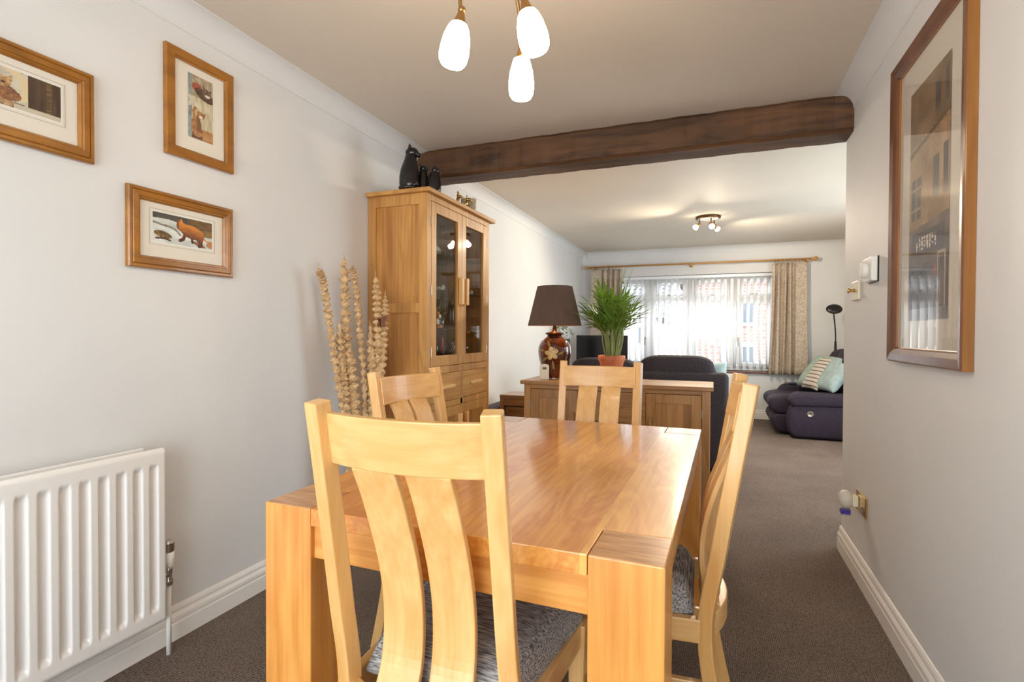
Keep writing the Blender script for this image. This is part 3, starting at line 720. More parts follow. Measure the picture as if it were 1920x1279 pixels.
obj('valve_head', b, M_chrome, rad, world=True, label='chrome ribbed thermostatic valve cap')
b = NB(); tube(b, [(vx, vy, 0.253), (vx, vy, 0.0)], 0.0085, 12); obj('pipe', b, M_white, rad, world=True, smooth=True)

fr = thing('radiator', 'white radiator below the front window beyond the sofa', 'radiator', (-0.25, YF-0.08, 0.12))
b = NB(); box(b, -0.85, 0.385, YF-0.10, YF-0.085, 0.12, 0.615)
for k in range(22): box(b, -0.82+k*0.053, -0.80+k*0.053+.012, YF-0.106, YF-0.1, 0.16, 0.575)
obj('front_panel', b, M_rad, fr, world=True, bevel=.004)
b = NB(); box(b, -0.85, 0.385, YF-0.085, YF-0.03, 0.600, 0.617)
obj('top_grille', b, M_rad, fr, world=True)
obj('rear_panel', bx(-0.85, 0.385, YF-0.04, YF-0.0, 0.12, 0.6), M_rad, fr, world=True)

# ------------------------------------------------------------ dining table
tb = thing('dining_table', 'chunky honey oak dining table with block legs in the centre of the room', 'table', (-0.523, 1.672, 0), math.radians(-1.2))
L2, W2, TH = 0.717, 0.463, 0.76; LG = 0.138; g = 0.0012
b = NB(); P = [(-W2+LG+g, -L2), (W2-LG-g, -L2), (W2-LG-g, -L2+LG+g), (W2, -L2+LG+g), (W2, L2-LG-g), (W2-LG-g, L2-LG-g), (W2-LG-g, L2), (-W2+LG+g, L2), (-W2+LG+g, L2-LG-g), (-W2, L2-LG-g), (-W2, -L2+LG+g), (-W2+LG+g, -L2+LG+g)]
prism(b, P, 'Z', TH-0.04, TH); obj('tabletop', b, M_tabletop, tb, bevel=0.002)
for sx in (-1, 1):
    for sy in (-1, 1):
        x0, x1 = sorted((sx*W2, sx*(W2-LG))); y0, y1 = sorted((sy*L2, sy*(L2-LG)))
        lg = obj('leg', bx(x0, x1, y0, y1, 0, TH-0.0005), W_table['Z'], tb, bevel=0.003)
        obj('leg_end_cap', bx(x0+.002, x1-.002, y0+.002, y1-.002, TH-0.004, TH+0.0004), M_endgrain, lg)
for sy in (-1, 1):
    y0, y1 = sorted((sy*(L2-0.012), sy*(L2-0.04))); obj('apron', bx(-W2+LG, W2-LG, y0, y1, TH-0.118, TH-0.043), W_table['X'], tb, bevel=.002)
for sx in (-1, 1):
    x0, x1 = sorted((sx*(W2-0.012), sx*(W2-0.04))); obj('apron', bx(x0, x1, -L2+LG, L2-LG, TH-0.118, TH-0.043), W_table['Y'], tb, bevel=.002)

# ------------------------------------------------------------ dining chairs
def chair(label, loc, rz, TP, Wd):
    t = thing('dining_chair', label, 'chair', (loc[0], loc[1], 0), rz, 'oak dining chairs around the table')
    hw = Wd/2
    for s in (-1, 1):
        path = smooth_path([(s*(hw+.008), -.075, 0), (s*(hw+.006), -.03, .2), (s*(hw+.002), 0.0, .42), (s*hw, -.030, .62), (s*hw, -.063, .82), (s*hw, -.10, TP)], 26)
        a = math.radians(14)*s
        obj('back_post', sweep_rect(NB(), path, .036, .036, (math.cos(a), math.sin(a), 0)), W_chair['Z'], t, bevel=.003)
        obj('front_leg', sweep_rect(NB(), [(s*.205, .39, 0), (s*.212, .39, .44)], [.03, .042], [.03, .042]), W_chair['Z'], t, bevel=.003)
        obj('side_rail', sweep_rect(NB(), [(s*(hw+.004), .0, .415), (s*.212, .39, .415)], .024, .06, (1, 0, 0)), W_chair['Y'], t, bevel=.003)
        obj('side_stretcher', sweep_rect(NB(), [(s*(hw+.004), -.018, .27), (s*.208, .39, .27)], .018, .032, (1, 0, 0)), W_chair['Y'], t, bevel=.003)
    def arc(y, z, bul, n=14, x=hw-.012): return [(-x+2*x*i/n, y-bul*(1-(2*i/n-1)**2), z) for i in range(n+1)]
    # crest rail leaning with the posts
    def bar(zb, zt, yb, yt, bul, th):
        bm = NB(); n = 16; x = hw-.010; rings = []
        for i in range(n+1):
            u = 2*i/n-1; d = -bul*(1-u*u)
            rings.append([bm.verts.new((x*u, yb+d-th/2, zb)), bm.verts.new((x*u, yb+d+th/2, zb)), bm.verts.new((x*u, yt+d+th/2, zt)), bm.verts.new((x*u, yt+d-th/2, zt))])
        for A, B in zip(rings, rings[1:]):
            for k in range(4): bm.faces.new((A[k], A[(k+1) % 4], B[(k+1) % 4], B[k]))
        bm.faces.new(rings[0][::-1]); bm.faces.new(rings[-1]); return bm
    obj('crest_rail', bar(TP-.122, TP-.022, -.066, -.083, .032, .022), W_chair['X'], t, bevel=.003)
    obj('rear_seat_rail', bar(.385, .445, 0.0, 0.0, .048, .022), W_chair['X'], t, bevel=.003)
    obj('front_seat_rail', bx(-.19, .19, .38, .404, .385, .445), W_chair['X'], t, bevel=.003)
    for s in (-1, 1):
        path = smooth_path([(s*.057, -.094, TP-.118), (s*.057, -.058, .84), (s*.057, -.010, .71), (s*.057, .010, .60), (s*.057, .002, .50), (s*.057, -.036, .43)], 26)
        obj('back_slat', sweep_rect(NB(), path, .093, .014, (1, 0, 0)), W_chair['Z'], t, bevel=.003)
    # upholstered drop-in seat, domed
    def seat():
        bm = NB(); n = 20
        for side in (1, 0):
            gg = []
            for i in range(n+1):
                row = []
                for j in range(n+1):
                    u = 2*i/n-1; w = j/n
                    k = (max(0, 1-abs(u)**6)*max(0, 1-abs(2*w-1)**6))**.4
                    hwid = hw-.004+(.236-hw)*w
                    rr = .985-.05*abs(2*w-1)**6
                    x = u*hwid*rr; y = .03+.40*w*(1-.012*u*u)
                    row.append(bm.verts.new((x, y, .446+.068*k if side else .440)))
                gg.append(row)
            for i in range(n):
                for j in range(n): bm.faces.new((gg[i][j], gg[i+1][j], gg[i+1][j+1], gg[i][j+1]))
        # close rim
        bmesh.ops.remove_doubles(bm, verts=bm.verts, dist=1e-6)
        be = [e for e in bm.edges if len(e.link_faces) == 1]
        bmesh.ops.bridge_loops(bm, edges=be)
        return bm
    obj('seat_cushion', seat(), M_seat, t, smooth=True)
    return t
chair('pale oak slat-back dining chair at the near end of the table, seen from behind', (-0.524, 0.905), math.radians(0), 1.035, .362)
chair('oak slat-back dining chair at the far end of the table, in front of the sideboard', (-0.527, 2.505), math.radians(180), 1.026, .372)
chair('oak slat-back dining chair left of the table, in front of the dried stems', (-1.056, 1.812), math.radians(-99), 1.018, .362)
chair('oak slat-back dining chair on the right side of the table, seen from its side', (-0.017, 1.60), math.radians(91.4), 1.043, .366)

# ------------------------------------------------------------ display cabinet
CX0, CX1, CY0, CY1, CZT = XL+0.004, -1.508, 2.60, 3.475, 1.955
cb = thing('display_cabinet', 'tall oak display cabinet with glazed doors against the left wall', 'cabinet', (-1.7, 3.04, 0))
def cpart(name, bm, mat, parent=None, **k): return obj(name, bm, mat, parent or cb, world=True, **k)
cpart('top_panel', bx(CX0, CX1+0.028, CY0-0.028, CY1+0.05, CZT, CZT+0.024), W_cab['Y'], bevel=.004)
def side(y0, y1):
    b = NB(); s = .052
    box(b, CX0, CX0+s, y0, y1, 0, CZT); box(b, CX1-s, CX1, y0, y1, 0, CZT)
    for z0, z1 in ((CZT-.062, CZT), (1.28, 1.335), (.06, .13)): box(b, CX0+s, CX1-s, y0, y1, z0, z1)
    return b
for y0, y1, yp in ((CY0, CY0+.022, CY0+.008), (CY1-.022, CY1, CY1-.018)):
    sp = cpart('side_frame', side(y0, y1), W_cab['Z'], bevel=.0015)
    b = NB(); box(b, CX0+.05, CX1-.05, yp, yp+.010, 1.334, CZT-.06); box(b, CX0+.05, CX1-.05, yp, yp+.010, .128, 1.281)
    cpart('side_panel', b, M_cabpanel, sp)
cpart('back_panel', bx(CX0, CX0+.012, CY0+.022, CY1-.022, .06, CZT), wood('cabinet_back_oak', srgb(132, 100, 64), srgb(168, 130, 86), 'Z', 0.5, 0, plank=('Y', 0.075)))
b = NB(); f0 = CX1-.022
box(b, f0, CX1, CY0+.022, CY0+.045, .05, CZT); box(b, f0, CX1, CY1-.045, CY1-.022, .05, CZT)
for z0, z1 in ((CZT-.035, CZT), (.925, .967), (.715, .752), (.05, .10)): box(b, f0, CX1, CY0+.045, CY1-.045, z0, z1)
ym = (CY0+CY1)/2
box(b, f0, CX1, ym-.014, ym+.014, .10, .925)
cpart('face_frame', b, W_cab['Z'], bevel=.0015)
cpart('carcass_shelf', bx(CX0+.012, f0, CY0+.022, CY1-.022, .935, .965), W_cab['Y'])
cpart('plinth', bx(CX0, f0, CY0+.022, CY1-.022, 0, .06), W_cab['Y'])
def glazed(y0, y1, hinge):
    z0, z1 = .970, CZT-.038; s = .058; x0, x1 = CX1-.020, CX1+.002
    b = NB(); box(b, x0, x1, y0, y0+s, z0, z1); box(b, x0, x1, y1-s, y1, z0, z1); box(b, x0, x1, y0+s, y1-s, z0, z0+.062); box(b, x0, x1, y0+s, y1-s, z1-.058, z1)
    d = cpart('door', b, W_cab['Z'], bevel=.002)
    cpart('door_glass', bx(x0+.006, x0+.010, y0+s, y1-s, z0+.062, z1-.058), M_cglass, d)
    hy = y1-.033 if hinge < 0 else y0+.033
    cpart('door_handle', bx(x1, x1+.030, hy-.013, hy+.013, 1.345, 1.515), W_chair['Z'], d, bevel=.004)
    he = y0 if hinge < 0 else y1
    for hz in (1.055, 1.41, 1.80): 
        h = NB(); box(h, x1-.002, x1+.001, he-.004, he+.004, hz-.026, hz+.026); tube(h, [(x1+.001, he, hz-.028), (x1+.001, he, hz+.028)], .0025, 8); cpart('hinge', h, M_steel, d)
glazed(CY0+.047, ym-.001, -1); glazed(ym+.001, CY1-.047, 1)
for y0, y1 in ((CY0+.047, ym-.016), (ym+.016, CY1-.047)):
    d = cpart('drawer', bx(CX1-.02, CX1+.001, y0, y1, .754, .923), W_cab['Y'], bevel=.003)
    yc = (y0+y1)/2; cpart('drawer_handle', bx(CX1+.001, CX1+.026, yc-.075, yc+.075, .832, .855), W_chair['Y'], d, bevel=.004)
    b = NB(); s = .06; x0, x1 = CX1-.02, CX1+.001; z0, z1 = .102, .713
    box(b, x0, x1, y0, y0+s, z0, z1); box(b, x0, x1, y1-s, y1, z0, z1); box(b, x0, x1, y0+s, y1-s, z0, z0+s); box(b, x0, x1, y0+s, y1-s, z1-s, z1)
    d = cpart('cupboard_door', b, W_cab['Z'], bevel=.002)
    cpart('door_panel', bx(x0+.004, x0+.012, y0+s, y1-s, z0+s, z1-s), wood('cabinet_door_panel', srgb(140, 90, 40), srgb(190, 136, 70), 'Z', plank=('Y', 0.085)), d)
    hy = y1-.03 if y0 < ym-.1 else y0+.03
    cpart('door_handle', bx(x1, x1+.028, hy-.012, hy+.012, .52, .66), W_chair['Z'], d, bevel=.004)
SHZ = [1.665, 1.432, 1.192]
for z in SHZ: cpart('glass_shelf', bx(CX0+.014, f0-.03, CY0+.024, CY1-.024, z-.006, z), M_shelf)
Zs = [z for z in SHZ] + [.965]

# ---- things inside the cabinet
def lathe_thing(name, label, cat, prof, mat, loc, group=None, parts=(), seg=24):
    t = thing(name, label, cat, loc, 0, group)
    obj(parts[0] if parts else 'body', lathe(NB(), prof, (0, 0, 0), seg), mat, t, smooth=True)
    return t
def single(o, label, cat, group=None): return setp(o, label, cat, group)
def animal_fig(name, label, loc, rz, m1, m2, s=1.0, sit=True, group=None):
    """little seated / lying animal figurine, one body mesh with a face patch"""
    t = thing(name, label, 'figurine', loc, rz, group or 'animal figurines on the second cabinet shelf')
    b = NB()
    if sit:
        ball(b, (0, -.004*s, .016*s), (.014*s, .016*s, .018*s)); ball(b, (0, .008*s, .034*s), (.011*s, .011*s, .014*s)); ball(b, (0, .012*s, .052*s), (.012*s, .012*s, .011*s))
        for k in (-1, 1):
            lathe(b, [(.005*s, 0), (.0001, .012*s)], (k*.007*s, .010*s, .059*s), 8); ball(b, (k*.007*s, .018*s, .010*s), (.005*s, .006*s, .012*s))
        hc = Vector((0, .022*s, .050*s))
    else:
        ball(b, (0, 0, .014*s), (.014*s, .03*s, .015*s)); ball(b, (0, .032*s, .022*s), (.012*s, .012*s, .012*s))
        for k in (-1, 1):
            lathe(b, [(.005*s, 0), (.0001, .010*s)], (k*.007*s, .031*s, .031*s), 8); ball(b, (k*.009*s, .030*s, .006*s), (.006*s, .012*s, .006*s))
        hc = Vector((0, .042*s, .020*s))
    obj('body', b, m1, t, smooth=True)
    obj('muzzle', ball(NB(), hc, (.006*s, .005*s, .005*s)), m2, t, smooth=True)
    return t
M_ging = noise_mat('ginger_glaze', srgb(176, 106, 52), srgb(214, 158, 96), (60, 60, 60), 0.25)
M_grey = noise_mat('grey_white_glaze', srgb(176, 176, 176), srgb(226, 224, 220), (50, 50, 50), 0.25)
M_tan = noise_mat('tan_glaze', srgb(176, 142, 100), srgb(216, 188, 148), (50, 50, 50), 0.25)
M_tiger = noise_mat('tiger_stripe_plush', srgb(60, 40, 26), srgb(206, 130, 56), (12, 12, 70), 0.8, 3, 1, 0, 0.4, 0.5)
M_red = pbr('red_glaze', srgb(178, 44, 40), 0.3)
M_brown = pbr('brown_stoneware', srgb(104, 72, 40), 0.3, coat=0.4)
XI = -1.66
z = Zs[0]
t = thing('figurine', 'tall slim tan figurine on the top glass shelf, behind the left cabinet door', 'figurine', (XI, 2.715, z))
obj('body', lathe(NB(), [(.018, 0), (.02, .01), (.012, .05), (.016, .075), (.01, .085)], seg=16), M_tan, t, smooth=True); obj('head', ball(NB(), (0, 0, .096), .013), M_tan, t, smooth=True)
lathe_thing('pot', 'small white lidded pot beside the tan figurine on the top shelf', 'pot', [(.018, 0), (.026, .012), (.026, .028), (.02, .036), (.006, .042), (.007, .05), (.0001, .054)], M_china, (XI, 2.80, z))
t = thing('bowl', 'upturned white china bowl on the top glass shelf', 'bowl', (XI, 2.92, z))
obj('body', lathe(NB(), [(.062, 0), (.062, .004), (.055, .03), (.036, .05), (.02, .056), (.02, .062), (.0001, .062)]), M_china, t, smooth=True)
lathe_thing('jar', 'clear glass jar on the top shelf behind the right cabinet door', 'jar', [(.028, 0), (.03, .006), (.03, .05), (.02, .062), (.02, .075), (.012, .085), (.0001, .09)], M_crystal, (XI, 3.14, z))
lathe_thing('tumbler', 'small glass tumbler at the far end of the top shelf', 'glass', [(.022, 0), (.026, .05), (.024, .05), (.02, .004), (.0001, .004)], M_crystal, (XI, 3.32, z))
z = Zs[1]
animal_fig('cat_figurine', 'white cat figurine with red collar at the near end of the second shelf', (-1.60, 2.69, z), -1.3, M_china, M_red, .85)
animal_fig('animal_figurine', 'ginger animal figurine next to the white cat on the second shelf', (-1.60, 2.765, z), -1.2, M_ging, M_tan, .75, False)
animal_fig('animal_figurine', 'tan seated animal figurine in the middle of the second shelf', (-1.60, 2.83, z), -1.0, M_tan, M_china, .7)
animal_fig('animal_figurine', 'grey and white lying animal figurine beside the cabinet handle, left door', (-1.60, 2.905, z), -1.4, M_grey, M_china, .85, False)
animal_fig('animal_figurine', 'ginger seated animal figurine just right of the cabinet handles', (-1.60, 3.13, z), -1.3, M_ging, M_china, .6)
animal_fig('animal_figurine', 'white lying animal figurine on the second shelf behind the right door', (-1.60, 3.22, z), -1.2, M_china, M_grey, .85, False)
animal_fig('animal_figurine', 'grey lying animal figurine at the far end of the second shelf', (-1.60, 3.32, z), -1.5, M_grey, M_china, .8, False)
z = Zs[2]
def wine_glass(label, loc, s=1.0, inv=False):
    prof = [(.030, 0), (.030, .003), (.005, .010), (.004, .07), (.008, .078), (.028, .10), (.032, .125), (.028, .16), (.026, .16), (.030, .125), (.026, .103), (.0001, .082)]
    t = thing('wine_glass', label, 'glass', loc, 0, 'glasses in the display cabinet')
    b = lathe(NB(), [(r*s, h*s) for r, h in prof], seg=20)
    if inv: xf(b, T(0, 0, .16*s) @ RX(PI))
    obj('glass_body', b, M_crystal, t, smooth=True); return t
wine_glass('upturned wine glass at the near end of the third shelf', (-1.61, 2.69, z), 1.15, True)
wine_glass('upturned wine glass right of the toy tiger on the third shelf', (-1.61, 2.93, z), 1.15, True)
lathe_thing('bud_vase', 'slim clear glass vase behind the toy tiger on the third shelf', 'vase', [(.02, 0), (.024, .01), (.018, .08), (.012, .16), (.014, .175), (.012, .175), (.01, .16), (.016, .08), (.0001, .006)], M_crystal, (-1.70, 2.80, z))
t = thing('toy_tiger', 'sitting toy tiger cub on the third shelf of the display cabinet', 'toy', (-1.59, 2.795, z), -1.15)
b = NB(); ball(b, (0, 0, .036), (.036, .04, .036)); ball(b, (0, .022, .082), (.034, .03, .03))
for k in (-1, 1): ball(b, (k*.026, .016, .108), .010); ball(b, (k*.028, .044, .012), (.012, .022, .012)); ball(b, (k*.034, .016, .034), (.012, .016, .026))
obj('body', b, M_tiger, t, smooth=True)
b = NB(); ball(b, (0, .046, .074), (.020, .014, .014)); ball(b, (0, .034, .04), (.022, .012, .026)); obj('white_muzzle', b, M_china, t, smooth=True, label='white muzzle and chest')
obj('nose', ball(NB(), (0, .060, .080), .005), M_black, t, smooth=True)
lathe_thing('tall_vase', 'tall flared clear glass vase on the third shelf behind the right door', 'vase', [(.036, 0), (.036, .008), (.026, .02), (.03, .1), (.048, .19), (.046, .19), (.028, .1), (.022, .022), (.0001, .02)], M_crystal, (-1.62, 3.14, z))
z = Zs[3]
for i, (y, s, lab) in enumerate(((2.70, 1.1, 'upright wine glass at the near end of the cabinet floor'), (2.80, .8, 'small sherry glass beside the near wine glass on the cabinet floor'), (2.87, .85, 'small sherry glass left of the red candle on the cabinet floor'), (3.30, .8, 'wine glass at the far end of the cabinet floor'))):
    wine_glass(lab, (-1.61, y, z), s)
t = thing('candle', 'red and white candle in a glass holder on the cabinet floor', 'candle', (-1.60, 2.945, z))
obj('holder', lathe(NB(), [(.025, 0), (.022, .01), (.008, .02), (.008, .06), (.02, .07), (.02, .085)], seg=18), M_crystal, t, smooth=True); obj('candle_stick', lathe(NB(), [(.011, .072), (.011, .17), (.004, .175)], seg=14), M_red, t, smooth=True)
t = thing('reflection_jar', 'round brown jar shape standing in for a dark reflection, cabinet floor behind the right door', 'jar', (-1.66, 3.23, z))  # dark reflection in the door glass, modelled as a solid jar
obj('jar_body', lathe(NB(), [(.04, 0), (.066, .03), (.07, .07), (.055, .115), (.05, .12)]), M_brown, t, smooth=True); obj('lid', lathe(NB(), [(.052, .12), (.05, .13), (.02, .145), (.008, .15), (.012, .165), (.0001, .17)]), M_brown, t, smooth=True)
t = lathe_thing('decanter', 'clear glass decanter on the cabinet floor by the right door edge', 'decanter', [(.034, 0), (.036, .01), (.034, .07), (.012, .10), (.01, .13), (.014, .135), (.0001, .138)], M_crystal, (-1.60, 3.10, z))

# ---- on top of the cabinet
CT = CZT+0.024
def black_cat(label, x, y, h, rz, fat=1.0):
    t = thing('cat_statue', label, 'statue', (x, y, CT), rz, 'black cat statues on the cabinet')
    s = h/.27; b = NB()
    prof = [(.036, 0), (.046, .012), (.049, .04), (.049, .08), (.044, .12), (.036, .155), (.030, .18), (.028, .2)]
    lathe(b, [(r*s*fat, z*s) for r, z in prof] + [(.0001, .215*s)], seg=24)
    for v_ in b.verts: v_.co.y *= 1.15; v_.co.y += (0.010*s*max(0, v_.co.z-0.1*s)/(.1*s))
    ball(b, (0, .016*s, .215*s), (.034*s, .038*s, .031*s)); ball(b, (0, .052*s, .203*s), (.017*s, .018*s, .014*s))
    for k in (-1, 1):
        lathe(b, [(.010*s, 0), (.007*s, .012*s), (.0002, .030*s)], (k*.019*s, .006*s, .236*s), 10)
        tube(b, [(k*.018*s, .030*s, .12*s), (k*.019*s, .040*s, .06*s), (k*.020*s, .046*s, .01*s)], [.011*s, .010*s, .012*s], 10)
        ball(b, (k*.020*s, .056*s, .008*s), (.011*s, .016*s, .008*s)); ball(b, (k*.034*s, .006*s, .036*s), (.020*s, .034*s, .036*s))
    obj('body', b, M_black, t, smooth=True)
    tl = NB(); tube(tl, smooth_path([(0, -.045*s, .012*s), (.035*s, -.045*s, .01*s), (.058*s, -.01*s, .009*s), (.05*s, .035*s, .009*s)], 14), [.009*s]*15, 8); obj('tail', tl, M_black, t, smooth=True)
    return t
black_cat('tallest glossy black cat statue on the near corner of the cabinet top', -1.64, 2.625, .272, -1.2)
black_cat('middle black cat statue, half hidden between the other two on the cabinet', -1.62, 2.725, .190, -1.7, 1.25)
black_cat('smallest black cat statue at the cabinet front edge, right of the other two', -1.545, 2.735, .175, -1.0, 1.25)
def brass_animal(name, label, x, y, h, rz, ears):
    t = thing(name, label, 'ornament', (x, y, CT), rz); s = h/.12; b = NB()
    ball(b, (0, -.006*s, .026*s), (.020*s, .024*s, .026*s)); tube(b, [(0, .0, .03*s), (0, .012*s, .06*s), (0, .018*s, .082*s)], [.016*s, .012*s, .010*s], 12)
    ball(b, (0, .024*s, .086*s), (.012*s, .018*s, .012*s)); tube(b, [(0, .034*s, .084*s), (0, .050*s, .078*s)], [.008*s, .004*s], 10)
    for k in (-1, 1):
        tube(b, [(k*.010*s, .016*s, .044*s), (k*.011*s, .02*s, .004*s)], [.006*s, .006*s], 8)
        lathe(b, [(.006*s, 0), (.005*s, ears*.5*s), (.0003, ears*s)], (k*.008*s, .016*s, .092*s), 8)
        ball(b, (k*.016*s, .004*s, .014*s), (.010*s, .020*s, .014*s))
    obj('body', b, M_brass, t, smooth=True); return t
brass_animal('brass_animal', 'left brass animal ornament with long upright ears on the cabinet top', -1.61, 3.15, .125, -1.5, .032)
brass_animal('brass_animal', 'right brass animal ornament in front of the wicker basket', -1.57, 3.20, .115, -1.0, .026)
bk = thing('wicker_basket', 'small pale wicker basket at the far end of the cabinet top', 'basket', (-1.60, 3.325, CT))
b = NB()
for k in range(13): 
    r = .046+.004*k/12; z = .006+.0085*k
    P = [(r*math.cos(2*PI*i/28), r*math.sin(2*PI*i/28), z+.0015*(-1)**(i+k)) for i in range(29)]; tube(b, P, .0036, 6)
for i in range(14): tube(b, [(.046*math.cos(2*PI*i/14), .046*math.sin(2*PI*i/14), 0), (.051*math.cos(2*PI*i/14), .051*math.sin(2*PI*i/14), .118)], .003, 6)
lathe(b, [(.044, 0), (.044, .003)], seg=20)
obj('basket_weave', b, noise_mat('pale_wicker', srgb(170, 150, 116), srgb(212, 196, 164), (80, 80, 80), 0.7), bk, smooth=True)
t = thing('grey_ornament', 'small low grey ornament left of the brass animals on the cabinet top', 'ornament', (-1.68, 3.12, CT))
obj('body', lathe(NB(), [(.02, 0), (.03, .01), (.028, .03), (.012, .046), (.0001, .05)], seg=18), noise_mat('speckled_grey', srgb(90, 88, 92), srgb(140, 138, 140), (90, 90, 90), 0.5), t, smooth=True)

# ------------------------------------------------------------ dried stems in a floor vase
M_dry = noise_mat('dried_pod_husk', srgb(158, 118, 74), srgb(230, 198, 152), (45, 45, 60), 0.75, 4, 0.8, 0.4, 0.25, 0.7)
vs = thing('floor_vase', 'tall brown floor vase holding the dried stems beside the cabinet', 'vase', (-1.70, 2.30, 0))
obj('vase_body', lathe(NB(), [(.07, 0), (.09, .04), (.105, .16), (.09, .30), (.062, .40), (.066, .43), (.056, .43), (.05, .40), (.05, .36)], seg=28), M_brown, vs, smooth=True)
def stem(label, pts, r, tip=True, group='dried stems by the cabinet', seed=0):
    rr = random.Random(seed)
    t = thing('dried_stem', label, 'dried stem', (-1.70, 2.30, 0.02), 0, group)
    P = smooth_path(pts, 60); L = sum((b_-a_).length for a_, b_ in zip(P, P[1:]))
    bm = NB(); bead = .038*r/.017
    acc = 0; ring = []; prev = P[0]; seg = 8
    # spiral strand of overlapping husk pods along the stalk
    samples = []
    n = int(L/.0045)
    for i in range(n+1):
        f = i/n*60; k = min(int(f), 59); p = P[k].lerp(P[k+1], f-k); d = (P[k+1]-P[k]).normalized(); samples.append((p, d, i/n*L))
    rings = []
    for p, d, s in samples:
        ph = s/bead*2*PI
        env = abs(math.sin(ph/2))**.7
        fade = min(1, (L-s)/.09) if tip else 1
        ra = 1.15*(r*(.25+.85*env))*(.35+.65*fade)
        tw = s*38
        a, b2 = frame_at(d); rg = []
        for k in range(seg):
            th = 2*PI*k/seg+tw
            lob = 1+.16*math.sin(2*(th-tw)+s*20)+.10*math.sin(3*th+s*140)
            rg.append(bm.verts.new(p+(a*math.cos(th)+b2*math.sin(th))*ra*lob))
        rings.append(rg)
    for A, B in zip(rings, rings[1:]):
        for k in range(seg): bm.faces.new((A[k], A[(k+1) % seg], B[(k+1) % seg], B[k]))
    bm.faces.new(rings[0][::-1]); bm.faces.new(rings[-1])
    # husk flakes
    for i in range(int(L/.05)):
        p, d, s = samples[min(n, int(i*.05/.0045))]
        if s < .3: continue
        a, b2 = frame_at(d); th = rr.uniform(0, 2*PI); o_ = (a*math.cos(th)+b2*math.sin(th))
        q = p+o_*r*.75; w = d.cross(o_)*r*.55
        e = q+d*r*.9+o_*r*.55
        v3 = [bm.verts.new(q-w), bm.verts.new(q+w), bm.verts.new(e), bm.verts.new(q+d*r*.4+o_*r*.15)]
        bm.faces.new((v3[0], v3[1], v3[2])); bm.faces.new((v3[0], v3[2], v3[3]))
    obj('husk', bm, M_dry, t, world=True, smooth=False)
    st = NB(); tube(st, [P[0], P[10], P[20], P[30]], .003, 6); tube(st, [P[-3], P[-1], P[-1]+(P[-1]-P[-4]).normalized()*.03+Vector((rr.uniform(-.01, .01), 0, 0))], [.004, .0025, .001], 6)
    obj('stalk', st, M_dry, t, world=True, smooth=True)
vz = (-1.70, 2.30, .05)
stem('leftmost dried pod stem leaning out towards the wall with a curled tip', [(-1.71, 2.28, .05), (-1.73, 2.25, .45), (-1.78, 2.20, .85), (-1.80, 2.15, 1.18), (-1.815, 2.12, 1.40), (-1.82, 2.09, 1.48)], .0165, seed=1)
stem('tallest dried pod stem, second from the left of the bunch', [(-1.70, 2.29, .05), (-1.71, 2.27, .45), (-1.76, 2.26, .85), (-1.785, 2.25, 1.2), (-1.795, 2.25, 1.545)], .021, seed=2)
stem('slender dried pod stem with hooked tip, right of the tallest one', [(-1.69, 2.30, .05), (-1.70, 2.30, .45), (-1.72, 2.32, .85), (-1.745, 2.31, 1.2), (-1.755, 2.28, 1.46), (-1.765, 2.265, 1.5)], .0145, seed=3)
stem('short dried pod stem between the leftmost and the tallest stem', [(-1.71, 2.27, .05), (-1.73, 2.24, .45), (-1.77, 2.22, .85), (-1.79, 2.20, 1.21)], .018, seed=4)
stem('short dried pod stem right of the slender hooked one', [(-1.69, 2.31, .05), (-1.69, 2.33, .45), (-1.70, 2.35, .8), (-1.715, 2.365, 1.20)], .018, seed=5)
stem('dried pod stem rising behind the brown butterfly ornament', [(-1.69, 2.32, .05), (-1.68, 2.34, .45), (-1.66, 2.345, .85), (-1.655, 2.345, 1.2), (-1.655, 2.325, 1.46)], .019, seed=6)
stem('rightmost dried pod stem in front of the cabinet side', [(-1.68, 2.31, .05), (-1.66, 2.33, .45), (-1.645, 2.355, .85), (-1.635, 2.37, 1.15), (-1.63, 2.375, 1.36)], .0175, seed=7)
stem('thick dried pod stem low in the middle of the bunch', [(-1.70, 2.28, .05), (-1.72, 2.27, .45), (-1.74, 2.27, .8), (-1.765, 2.25, 1.10)], .023, seed=8)
stem('dried pod stem low on the right of the bunch by the oak chair post', [(-1.68, 2.30, .05), (-1.67, 2.31, .45), (-1.67, 2.32, .8), (-1.675, 2.33, 1.08)], .020, seed=9)
stem('dried pod stem low on the left of the bunch against the wall', [(-1.71, 2.26, .05), (-1.74, 2.22, .45), (-1.76, 2.22, .8), (-1.775, 2.21, 1.0)], .019, seed=10)
bf = thing('butterfly_ornament', 'brown butterfly ornament perched on the dried stems', 'ornament', (-1.625, 2.325, 1.22))
M_bf = noise_mat('butterfly_wing', srgb(70, 34, 18), srgb(140, 76, 36), (60, 60, 60), 0.6)
for s in (-1, 1):
    w = NB(); A = [(0, 0, 0), (s*.012, .004, .03), (s*.034, .01, .036), (s*.038, .01, .012), (s*.022, .006, -.004), (s*.028, .008, -.022), (s*.012, .004, -.026)]
    P = [w.verts.new(p) for p in A]; Q = [w.verts.new((p[0], p[1]-.0016, p[2])) for p in A]
    w.faces.new(P); w.faces.new(Q[::-1])
    for i in range(7): w.faces.new((P[i], Q[i], Q[(i+1) % 7], P[(i+1) % 7]))
    obj('wing', w, M_bf, bf)
obj('body', tube(NB(), [(0, -.001, -.024), (0, -.001, .0), (0, -.001, .02)], [.002, .0035, .003], 8), M_dark, bf, smooth=True)

